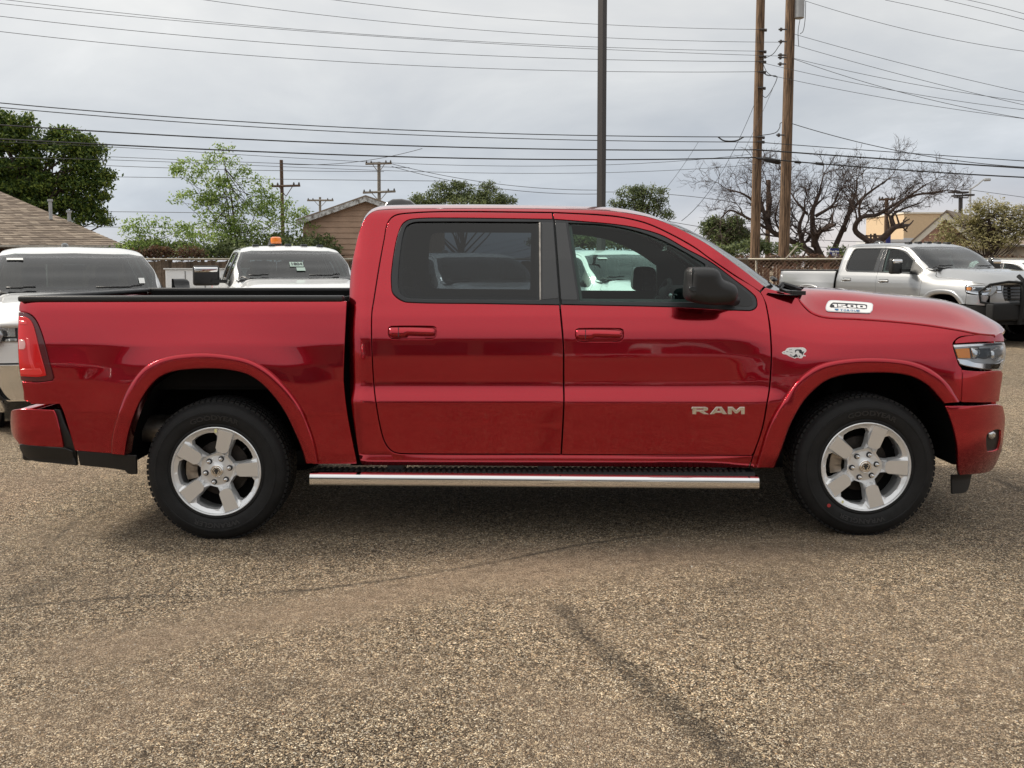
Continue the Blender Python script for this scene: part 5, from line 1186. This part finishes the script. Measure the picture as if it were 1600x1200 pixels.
for pts, r, mt, lb in (
  ([(500,-3),(936,38),(1187,46)], .0085, WIREG, 'topmost thin line left of the wooden poles, ending at the high spool'),
  ([(300,-3),(936,58.5),(1232,66)], .0085, WIREG, 'second thin line from the top, left of the wooden poles'),
  ([(-60,-9),(480,47),(1187,80)], .0085, WIREG, 'third thin line from the top, leaving the picture near its upper left corner'),
  ([(-60,-1),(480,49),(1234,88)], .0085, WIREG, 'fourth thin line from the top, crossing the third one over the bed'),
  ([(-60,18),(480,71),(1187,96)], .0095, WIREG, 'fifth thin line from the top, left of the poles'),
  ([(-60,42),(480,93),(1187,112)], .0095, WIREG, 'sixth thin line from the top, lowest of the upper bunch on the left'),
  ([(-60,155),(480,196),(936,212),(1183,214)], .017, WIRE, 'upper one of two close dark cables crossing high over the elm tree'),
  ([(-60,162),(480,203),(936,219.5),(1183,222)], .015, WIRE, 'lower one of two close dark cables crossing high over the elm tree'),
  ([(-60,191),(480,222),(936,234),(1182,234)], .023, WIRE, 'thick black cable crossing the crown of the elm tree'),
  ([(-60,214),(480,240),(936,249.5),(1181,246)], .024, WIRE, 'lowest thick black cable left of the wooden poles'),
  ([(-60,220),(480,248),(936,258),(1181,240)], .0085, WIREG, 'thin line just below the lowest thick black cable'),
  ([(-60,246),(480,262),(936,270),(1181,257)], .0085, WIREG, 'lower thin line passing above the roof of the shed')):
    wire(pts, 31, 37.8, r, mt, lb, GL)
for pts, r, mt, lb in (
  ([(1257,1),(1400,42),(1640,85)], .0085, WIREG, 'line from the transformer to the right edge, highest at the pole'),
  ([(1240,53),(1300,70),(1640,153)], .0085, WIREG, 'second line right of the transformer pole'),
  ([(1240,70),(1440,125),(1640,173)], .0085, WIREG, 'third line right of the transformer pole, crossing two others'),
  ([(1240,92),(1400,142),(1640,191)], .0095, WIREG, 'steeper one of the pair leaving one spool to the right'),
  ([(1240,91),(1420,130),(1640,163)], .0085, WIREG, 'flatter one of the pair leaving one spool to the right'),
  ([(1187,97),(1400,142),(1640,176)], .0085, WIREG, 'thin line passing behind the right pole to the right edge'),
  ([(1187,114),(1400,156),(1640,190)], .0085, WIREG, 'lowest of the upper bunch on the right'),
  ([(1237,193),(1400,235),(1640,263)], .014, WIREG, 'steep single cable leaving the right pole below the bunch'),
  ([(1183,222),(1400,238),(1640,254)], .014, WIRE, 'thin dark cable meeting the steep one near the right edge'),
  ([(1182,234),(1400,249.5),(1640,265)], .026, WIRE, 'thick black cable over the bare trees'),
  ([(1181,247),(1400,265),(1640,279)], .024, WIRE, 'thick black cable with dark sleeves through the bare tree tops'),
  ([(1383,0),(1500,25),(1640,59)], .0085, WIREG, 'line across the upper right corner, lowest of three'),
  ([(1468,-2),(1560,20),(1640,41)], .0085, WIREG, 'line across the upper right corner, middle of three'),
  ([(1503,-2),(1580,16),(1640,33)], .0085, WIREG, 'line across the upper right corner, highest of three'),
  ([(1340,275),(1480,292),(1640,314)], .0085, WIREG, 'thin line behind the bare tree, dropping towards the street lamp')):
    wire(pts, 35.8, 33, r, mt, lb, GRt)
for pts, lb in (
  ([(150,244),(400,254),(640,262)], 'far line running to the grey two-armed pole, highest'), ([(150,258),(400,266),(600,268)], 'far line just above the brown pole crossarm'), ([(160,276),(440,280),(700,283)], 'far line level with the middle of the brown pole'),
  ([(0,330),(200,331),(400,334)], 'far line above the low shrub'), ([(0,353),(200,355),(420,358)], 'far line through the low shrub'), ([(612,256),(800,290),(940,297)], 'far line sagging right from the grey pole, upper'), ([(612,260),(800,297),(940,303)], 'far line sagging right from the grey pole, lower'),
  ([(440,256),(590,248),(660,232)], 'far line rising right from the brown pole'), ([(1040,345),(1240,372),(1440,378)], 'far line between the scrub and the bare trunks'), ([(1080,372),(1240,384),(1440,390)], 'far line low across the bare trunks'), ([(945,300),(1080,307),(1180,322)], 'far line right of the dark lamp post')):
    wire(pts, 56, 56, .016, WIREG, lb, GF)
# guy wires and jumpers
wire([(1178,165),(1130,265),(1065,345)], 37.6, 34, .012, WIRE, 'long guy wire slanting left down from the left wooden pole', 'guy wires')
wire([(1091,222),(1065,262),(1036,300)], 40, 38, .010, WIREG, 'short slanting wire left of the long guy wire', 'guy wires')
wire([(1215,120),(1150,260),(1085,362)], 36, 33, .009, WIREG, 'second faint guy wire crossing the bare tree', 'guy wires')
def loopw(pts, d, r, label):
    Q = [Vector(q) for q in cr([far(x_, y_, d) for x_, y_ in pts], 24)]; m_ = MB(); m_.tube(Q, r, 4); o = m_.build('jumper_wire', WIRE, None); tag(o, label, 'cable', 'jumper wires between the poles')
loopw([(1191,96),(1198,112),(1208,119),(1215,120)], 37.4, .012, 'upper drooping jumper between the two wooden poles')
loopw([(1191,112),(1199,118),(1214,120),(1206,140),(1197,152),(1190,148)], 37.4, .014, 'lower jumper hanging in a loop beside the left wooden pole')
loopw([(1186,212),(1210,208),(1218,200),(1219,193),(1224,191)], 37, .016, 'curled cable joining both poles low down')
loopw([(1122,214),(1132,220),(1150,220),(1162,214)], 37.4, .028, 'short slack loop under the dark cable left of the poles')
loopw([(1189,93),(1207,85),(1217,72),(1224,63)], 36.8, .014, 'diagonal jumper rising to the right wooden pole')
loopw([(1259,2),(1258,30),(1255,48),(1250,53)], 35.7, .012, 'wire dropping from the transformer, right one')
loopw([(1250,30),(1247,50),(1248,72)], 35.7, .012, 'wire dropping from the transformer, left one')
for (x0, y0, x1, y1, r), lb in (((1192, 248, 1220, 254, .10), 'fat black splice case between the two poles'), ((1241, 253, 1252, 254, .055), 'small black sleeve right of the right wooden pole'), ((1273, 255, 1288, 257, .055), 'small black sleeve in the top of the many-stemmed tree')):
    p0, p1 = far(x0, y0, 36.4), far(x1, y1, 36.4); m_ = MB(); m_.tube([p0, p0 + (p1 - p0) * .12, p0 + (p1 - p0) * .88, p1], [r * .4, r, r, r * .4], 8); o = m_.build('splice_case', WIRE, None, smooth=True); tag(o, lb, 'splice case', 'splice cases on the black cable')

# ------------------------------------------------------------------ fences
PIPE = pmat('galvanised_pipe', (0.34, 0.31, 0.25), .5, .4, var=.2)
BOARDS = [pmat('fence_board', (0.10 * k, 0.075 * k, 0.055 * k), .9, var=.35, vscale=9) for k in (.8, 1.1, 1.5)]
d_ = 30.0; xa = far(-500, 400, d_).x; xb = far(1168, 400, d_).x; g = Vector((xa, d_ - D, 0)); zt = far(0, 405, d_).z
lf = empty('board_fence', tuple(g)); tag(lf, 'dark weathered board fence under a pale pipe rail, left and behind the pickups', 'fence')
pk = None; x = 0.0; k = 0; k_ = 0
while x < xb - xa:
    zb = gz(xa + x, d_ - D)
    if pk is None:
        pk = MB().box((0, 0, -.3), (.132, .02, zt - .05)).build('fence_board', BOARDS[0], lf)
        protos = [pk]; 
        for mm_ in BOARDS[1:]:
            q = bpy.data.objects.new('fence_board', pk.data); col.objects.link(q); q.parent = lf; q.material_slots[0].link = 'OBJECT'; q.material_slots[0].material = mm_; protos.append(q)
        for k_, q in enumerate(protos): q.location = (x, .021 * (k_ % 2), 0); x += .118
        continue
    q = protos[int(rng.integers(3))].copy(); col.objects.link(q); k_ += 1; q.location = (x, .022 * (k_ % 2) + rng.uniform(0, .0008), rng.uniform(-.05, .03)); q.rotation_euler = (0, rng.normal(0, .004), 0); x += .118
m_ = MB(); m_.tube([(0, -.06, zt), (xb - xa, -.06, zt)], .03, 8); m_.build('top_rail', PIPE, lf, smooth=True)
for u in np.arange(0, xb - xa, 3.0): m_ = MB(); m_.tube([(u, -.07, -.3), (u, -.07, zt)], .03, 8); m_.build('fence_post', PIPE, lf, smooth=True)
xc = far(1168, 400, d_).x; xd = far(2150, 400, d_).x; g = Vector((xc, d_ - D, 0)); cf = empty('chain_link_fence', tuple(g)); tag(cf, 'rusty chain-link fence with pale top rail, right half of the background', 'fence')
m_ = MB(); m_.tube([(0, 0, zt), (xd - xc, 0, zt + .02)], .032, 8); m_.build('top_rail', PIPE, cf, smooth=True)
for u in np.arange(.3, xd - xc, 2.9): m_ = MB(); m_.tube([(u, .03, 0), (u, .03, zt)], .035, 8); m_.build('fence_post', PIPE, cf, smooth=True)
RUSTW = pmat('rusty_wire', (0.20, 0.13, 0.09), .6, .3); m_ = MB(); W_ = xd - xc
for i in range(int((W_ + zt) / .13)):
    u = i * .13
    a0 = (min(u, W_), zt - max(0, u - W_)); L1 = []
    x0, z0 = u - zt, 0.0; x1, z1 = u, zt
    if x0 < 0: z0 = -x0; x0 = 0
    if x1 > W_: z1 = zt - (x1 - W_); x1 = W_
    if z1 > z0:
        m_.tube([(x0, -.012, z0), (x1, -.012, z1)], .006, 3, cap=False); m_.tube([(W_ - x0, .0, z0), (W_ - x1, .0, z1)], .006, 3, cap=False)
q = m_.build('wire_mesh', RUSTW, cf); q['kind'] = 'stuff'
pst = far(1246, 385, 30.2); m_ = MB(); m_.tube([far(1228, 404, 29.9), far(1246, 384, 29.9)], .025, 6); m_.build('post_arm', PIPE, cf, offset=g)
# brown slats behind the mesh
m_ = MB()
SL = pmat('brown_slats', (0.16, 0.08, 0.05), .8, var=.5, vscale=5)
for i in range(int(W_ / .11)):
    if rng.random() < .8:
        z1 = zt - rng.uniform(.1, .3); m_.box((i * .11, .08, 0), (i * .11 + .085, .095, z1))
q = m_.build('privacy_slat', SL, cf); q['kind'] = 'stuff'

# ------------------------------------------------------------------ houses
SH = bpy.data.materials.new('asphalt_shingles'); SH.use_nodes = True; t = SH.node_tree; b = t.nodes['Principled BSDF']; ge = t.nodes.new('ShaderNodeNewGeometry')
rp = ramp(t, ge.outputs['Random Per Island'], [(0, (.13, .10, .075)), (.4, (.20, .155, .12)), (.8, (.27, .215, .165)), (1, (.34, .28, .22))]); L(t, rp.outputs[0], b.inputs['Base Color']); b.inputs['Roughness'].default_value = .95
DBRICK = pmat('dark_brick', (0.075, 0.035, 0.025), .9, var=.4, vscale=20)
A_ = far(196, 383.5, 35); B_r = far(-6, 297, 40); C_e = far(-420, 383.5, 33.2); C_e.z = A_.z; B_l = far(-420, 297, 38.6); B_l.z = B_r.z; Dd = far(120, 384, 46); Dd.z = A_.z
g = Vector((A_.x, A_.y, 0)); h1 = empty('brick_house', tuple(g)); tag(h1, 'low house with a brown shingle roof at the left edge', 'house')
m_ = MB(); m_.add([A_, B_r, B_l, C_e], [(0, 1, 2, 3)]); m_.add([A_, Dd, B_r], [(0, 1, 2)]); m_.build('roof', SH, h1, offset=g)
m_ = MB(); rows_n = 34; ex = (A_ - C_e); up = None
nrm_ = (A_ - C_e).cross(B_r - C_e).normalized(); nrm_ = nrm_ if nrm_.z > 0 else -nrm_
for j in range(rows_n):
    u0, u1 = j / rows_n, (j + 1.04) / rows_n
    l0, r0 = C_e + (B_l - C_e) * u0, A_ + (B_r - A_) * u0; l1, r1 = C_e + (B_l - C_e) * u1, A_ + (B_r - A_) * u1
    wtot = (r0 - l0).length; nS = int(wtot / .32); off_ = rng.random()
    for i in range(nS):
        s0, s1 = (i + off_ * .5) / nS, (i + .97 + off_ * .5) / nS
        if s1 > 1: s1 = 1.0
        h_ = .022 + rng.random() * .012
        v_ = [l0 + (r0 - l0) * s0 + nrm_ * h_, l0 + (r0 - l0) * s1 + nrm_ * h_, l1 + (r1 - l1) * s1 + nrm_ * .006, l1 + (r1 - l1) * s0 + nrm_ * .006, l0 + (r0 - l0) * s0, l0 + (r0 - l0) * s1]
        m_.add(v_, [(0, 1, 2, 3), (4, 5, 1, 0)])
q = m_.build('shingles', SH, h1, offset=g); q['kind'] = 'stuff'
inn = (B_r - A_); inn.z = 0
m_ = MB(); w0 = A_ + Vector((-.5, .35, 0)); w1 = C_e + Vector((0, .5, 0)); m_.add([(w0.x, w0.y, gz(w0.x, w0.y)), (w1.x, w1.y, -.3), (w1.x, w1.y, A_.z), (w0.x, w0.y, A_.z), (Dd.x - .5, Dd.y - .3, -.3), (Dd.x - .5, Dd.y - .3, A_.z)], [(0, 3, 2, 1), (0, 4, 5, 3)]); m_.build('wall', DBRICK, h1, offset=g)
m_ = MB(); m_.tube([A_ + Vector((0, -.03, -.06)), C_e + Vector((0, -.03, -.06))], .06, 4); m_.build('fascia', GREYWOOD, h1, offset=g)
for x_, y_, h_ in ((79, 331, .42), (108, 340, .2)):
    p = far(x_, y_, 37.0); m_ = MB(); m_.tube([p - Vector((0, 0, .3)), p + Vector((0, 0, h_))], .07, 8); m_.tube([p + Vector((0, 0, h_)), p + Vector((0, 0, h_ + .08))], .11, 8); m_.build('vent_pipe', TRANSF, h1, offset=g)
# tan gabled shed
TAN = pmat('tan_siding', (0.40, 0.27, 0.19), .8, var=.12, vscale=3); PEEL = bpy.data.materials.new('peeling_white_board'); PEEL.use_nodes = True; t = PEEL.node_tree; b = t.nodes['Principled BSDF']; tcn = t.nodes.new('ShaderNodeTexCoord')
nn = t.nodes.new('ShaderNodeTexNoise'); nn.inputs['Scale'].default_value = 7; nn.inputs['Detail'].default_value = 8; nn.inputs['Roughness'].default_value = .75; L(t, tcn.outputs['Object'], nn.inputs['Vector'])
rp = ramp(t, nn.outputs['Fac'], [(.40, (.16, .14, .12)), (.50, (.42, .42, .41)), (.60, (.62, .63, .63))]); L(t, rp.outputs[0], b.inputs['Base Color']); b.inputs['Roughness'].default_value = .8
d_ = 34.0; ap = far(573, 309, d_); lo = far(476, 343, d_); rk = (ap.z - lo.z) / (ap.x - lo.x); g = Vector((ap.x, d_ - D, 0)); s1_ = empty('gabled_shed', tuple(g)); tag(s1_, 'tan boarded shed with a peeling white gable, left of the red cab', 'shed')
hw = 2.55; wb_ = MB(); z0 = -.3; y0 = d_ - D; bh = .205; z = z0; k = 0
def halfw(z): return hw - .18 if z < ap.z - rk * hw else max(0, (ap.z - .12 - z) / rk)
while z < ap.z - .25:
    a0, a1 = halfw(z), halfw(z + bh)
    m_ = MB(); xl0, xr0, xl1, xr1 = -a0, a0, -a1, a1
    m_.add([(xl0, -.035, z), (xr0, -.035, z), (xr1, -.008, z + bh), (xl1, -.008, z + bh), (xl0, .0, z), (xr0, .0, z)], [(0, 1, 2, 3), (4, 5, 1, 0)]); m_.build('siding_board', TAN, s1_); z += bh
m_ = MB(); m_.add([(-hw + .2, .02, z0), (hw - .2, .02, z0), (hw - .2, .02, ap.z - rk * hw), (0, .02, ap.z - .15), (-hw + .2, .02, ap.z - rk * hw)], [(0, 1, 2, 3, 4)]); m_.box((-hw + .2, .03, z0), (hw - .2, 7, ap.z - rk * hw)); m_.build('wall', TAN, s1_)
for s in (-1, 1):
    n_ = Vector((0, 0, 1)); a0 = Vector((0, -.30, ap.z + .02)); b0 = Vector((s * hw, -.30, ap.z + .02 - rk * hw))
    m_ = MB(); dz_ = Vector((0, 0, -.17)); dy_ = Vector((0, .03, 0)); m_.add([a0, b0, b0 + dz_, a0 + dz_, a0 + dy_, b0 + dy_, b0 + dz_ + dy_, a0 + dz_ + dy_], [(0,1,2,3),(4,7,6,5),(0,4,5,1),(3,2,6,7),(1,5,6,2)]); m_.build('barge_board', PEEL, s1_)
    m_ = MB(); a1 = a0 + Vector((0, .033, .01)); b1 = b0 + Vector((0, .033, .01)); bk = Vector((0, 7.2, 0)); up_ = Vector((0, 0, .05)); m_.add([a1, b1, b1 + bk, a1 + bk, a1 + up_, b1 + up_, b1 + bk + up_, a1 + bk + up_], [(0,1,2,3),(4,7,6,5),(0,4,5,1),(1,5,6,2)]); m_.build('roof', SH, s1_)
# right-hand buildings
ORG = pmat('orange_stucco', (0.60, 0.45, 0.29), .9, var=.05); PINK = pmat('pink_stucco', (0.55, 0.33, 0.25), .9, var=.06); CREAM = pmat('cream_trim', (0.70, 0.65, 0.55), .7); STONE = pmat('pale_stone', (0.42, 0.38, 0.32), .9, var=.35, vscale=4); GREYW = pmat('grey_white_wall', (0.55, 0.56, 0.58), .8)
d_ = 75; a0 = far(1413, 334, d_); a1 = far(1500, 334, d_); ob = empty('orange_building', (a0.x, a0.y, 0)); tag(ob, 'flat roofed orange building behind the pink gabled house', 'building'); z1 = a0.z
MB().box((0, 0, 0), (a1.x - a0.x, 8, z1)).build('wall', ORG, ob); MB().box((-.1, -.1, z1 + .002), (a1.x - a0.x + .1, 8.1, z1 + .12)).build('parapet', CREAM, ob); MB().box((-.02, -.05, 0), (a1.x - a0.x, -.003, far(0, 372, d_).z)).build('lower_wall', GREYW, ob)
d_ = 48; ap2 = far(1471, 333, d_); lo2 = far(1408, 388, d_); rk2 = (ap2.z - lo2.z) / (ap2.x - lo2.x); hw2 = 4.6; pk_ = empty('pink_house', (ap2.x, ap2.y, 0)); tag(pk_, 'pink stucco house with cream gable trim, right of the bare trees', 'house')
m_ = MB(); m_.add([(-hw2 + .4, 0, 0), (hw2 - .4, 0, 0), (hw2 - .4, 0, ap2.z - rk2 * (hw2 - .4) if ap2.z - rk2 * (hw2 - .4) > .5 else .6), (0, 0, ap2.z - .2), (-hw2 + .4, 0, ap2.z - rk2 * (hw2 - .4) if ap2.z - rk2 * (hw2 - .4) > .5 else .6)], [(0, 1, 2, 3, 4)]); m_.build('wall', PINK, pk_)
hw2 = min(hw2, (ap2.z - .6) / rk2)
for s in (-1, 1):
    a0 = Vector((0, -.5, ap2.z + .03)); b0 = Vector((s * hw2, -.5, ap2.z + .03 - rk2 * hw2)); dz_ = Vector((0, 0, -.36)); dy_ = Vector((0, .04, 0))
    MB().add([a0, b0, b0 + dz_, a0 + dz_, a0 + dy_, b0 + dy_, b0 + dz_ + dy_, a0 + dz_ + dy_], [(0,1,2,3),(4,7,6,5),(0,4,5,1),(3,2,6,7)]).build('barge_board', CREAM, pk_)
    a1_, b1_ = a0 + Vector((0, -.06, .01)), b0 + Vector((0, -.06, .01)); bk = Vector((6.5, 9, 0)); up_ = Vector((0, 0, .10)); MB().add([a1_, b1_, b1_ + bk, a1_ + bk, a1_ + up_, b1_ + up_, b1_ + bk + up_, a1_ + bk + up_], [(0,1,2,3),(4,7,6,5),(0,4,5,1),(1,5,6,2)]).build('roof', SH, pk_)
d_ = 40; a0 = far(1548, 386, d_); a1 = far(1760, 386, d_); sb_ = empty('stone_building', (a0.x, a0.y, 0)); tag(sb_, 'pale stone building with a brown eave at the right edge', 'building')
MB().box((0, 0, 0), (a1.x - a0.x, 6, a0.z)).build('wall', STONE, sb_); MB().box((-.3, -.5, a0.z + .003), (a1.x - a0.x, 6, a0.z + .09)).build('eave', GREYWOOD, sb_)
zr2 = far(0, 372, d_ + 3).z; MB().add([(-.3, -.5, a0.z + .1), (a1.x - a0.x, -.5, a0.z + .1), (a1.x - a0.x, 3, zr2), (.5, 3, zr2)], [(0, 1, 2, 3)]).build('roof', SH, sb_)
d_ = 70; a0 = far(1384, 374, d_); a1 = far(1412, 374, d_); wb2 = empty('pale_building', (a0.x, a0.y, 0)); tag(wb2, 'low pale grey building left of the orange one', 'building'); MB().box((0, 0, 0), (a1.x - a0.x, 6, a0.z)).build('wall', GREYW, wb2)
for k in range(3): MB().box((.1, -.03, .5 + k * .5), (a1.x - a0.x - .1, -.004, .55 + k * .5)).build('wall_rib', TRANSF, wb2)
d_ = 55; a0 = far(1354, 367, d_); a1 = far(1378, 367, d_); dk = empty('slatted_stand', (a0.x, a0.y, 0)); tag(dk, 'dark slatted stand behind the sawn-off limb', 'stand')
for k in range(5):
    z_ = a0.z - .12 - k * .2; MB().box((0, -.03, z_), (a1.x - a0.x, .0, z_ + .11)).build('slat', DKWOOD, dk)
for u in (0, .5, 1): MB().box((u * (a1.x - a0.x) - .05, .003, 0), (u * (a1.x - a0.x) + .05, .08, a0.z)).build('post', DKWOOD, dk)
BLUE = pmat('sign_blue', (0.012, 0.022, 0.16), .5)
def sign(x0, y0, x1, y1, d, label, marks):
    a, b_ = far(x0, y0, d), far(x1, y1, d); c = Vector(((a.x + b_.x) / 2, d - D, 0)); e = empty('blue_sign', tuple(c)); tag(e, label, 'sign', 'blue signs among the bare trees'); w_ = b_.x - a.x; h_ = a.z - b_.z
    MB().box((-w_/2, 0, b_.z), (w_/2, .05, a.z)).build('panel', BLUE, e); m_ = MB(); m_.tube([(0, .09, 0), (0, .09, a.z - .05)], .04, 6); m_.build('post', TRANSF, e)
    for (u0, v0, u1, v1) in marks: MB().box((-w_/2 + u0 * w_, -.008, b_.z + v0 * h_), (-w_/2 + u1 * w_, -.002, b_.z + v1 * h_)).build('white_mark', PAPER, e)
sign(1297.5, 388, 1311, 400, 38, 'small blue sign with white lettering low in the many-stemmed tree', [(0,.52,.12,.74),(.14,.5,.30,.66),(.32,.5,.46,.68),(.56,.5,.68,.74),(.70,.5,.82,.66),(.84,.5,.95,.66),(.24,.08,.38,.42),(.42,.08,.56,.42),(.60,.08,.74,.42)])
sign(1385, 366, 1391.5, 382, 52, 'tall narrow blue sign behind the sawn-off limb', [])
# white utility box between the two white pickups
d_ = 21.5; a0 = far(258, 421, d_); a1 = far(346, 421, d_); ux = empty('utility_trailer', (a0.x, a0.y, gz(a0.x, a0.y))); tag(ux, 'white box trailer between the two white pickups on the left', 'trailer'); zt_ = a0.z - gz(a0.x, a0.y); w_ = a1.x - a0.x
o = rbox('box_body', (0, 0, .45), (w_, 2.2, zt_), .02, WHITE, ux, offset=(0, 0, 0)); MB().box((-.03, -.04, zt_ - .001 + .003), (w_ + .03, 2.24, zt_ + .03)).build('lid', WHITE, o)
for u in (.35, .7): MB().box((u * w_, -.012, .5), (u * w_ + .012, -.002, zt_ - .04)).build('door_seam', LAMPGREY, o)
MB().box((.22 * w_, -.03, .62 * zt_), (.24 * w_, -.003, .82 * zt_)).build('latch', LAMPGREY, o)
for u in (.25, .75):
    m_ = MB(); m_.tube([(u * w_, -.02, .33), (u * w_, .2, .33)], .33, 20); m_.build('wheel', RUBBER, ux)

# ------------------------------------------------------------------ unseen building and two pickups, added behind the camera to reflect in the paint
BLD = pmat('beige_wall', (0.42, 0.38, 0.32), .85, var=.08); GLW = pmat('shop_window', (0.06, 0.07, 0.08), .05, coat=1)
sb2 = empty('reflected_building', (0, -34, 0)); tag(sb2, 'unseen long beige building with windows, added behind the camera for reflections', 'building')
MB().box((-26, -10, 0), (30, 0, 5.6)).build('wall', BLD, sb2); MB().box((-26.2, -10.2, 5.603), (30.2, 2.2, 6.1)).build('parapet', DKSTEEL, sb2)
wn = MB().box((0, .003, .4), (3.0, .06, 3.1)).build('shop_window', GLW, sb2); wn.location = (-24, 0, 0)
for k in range(1, 14): q = wn.copy(); col.objects.link(q); q.location = (-24 + k * 3.8, 0, 0)
b7 = other_truck((-8.5, -15.5, -.0), 12, 1.0, SILVER, 'unseen silver pickup added behind the camera for reflections, left', 'unseen pickups added for reflections')
b8 = other_truck((4.0, -17.5, .0), -14, 1.0, WHITE, 'unseen white pickup added behind the camera for reflections, right', 'unseen pickups added for reflections')
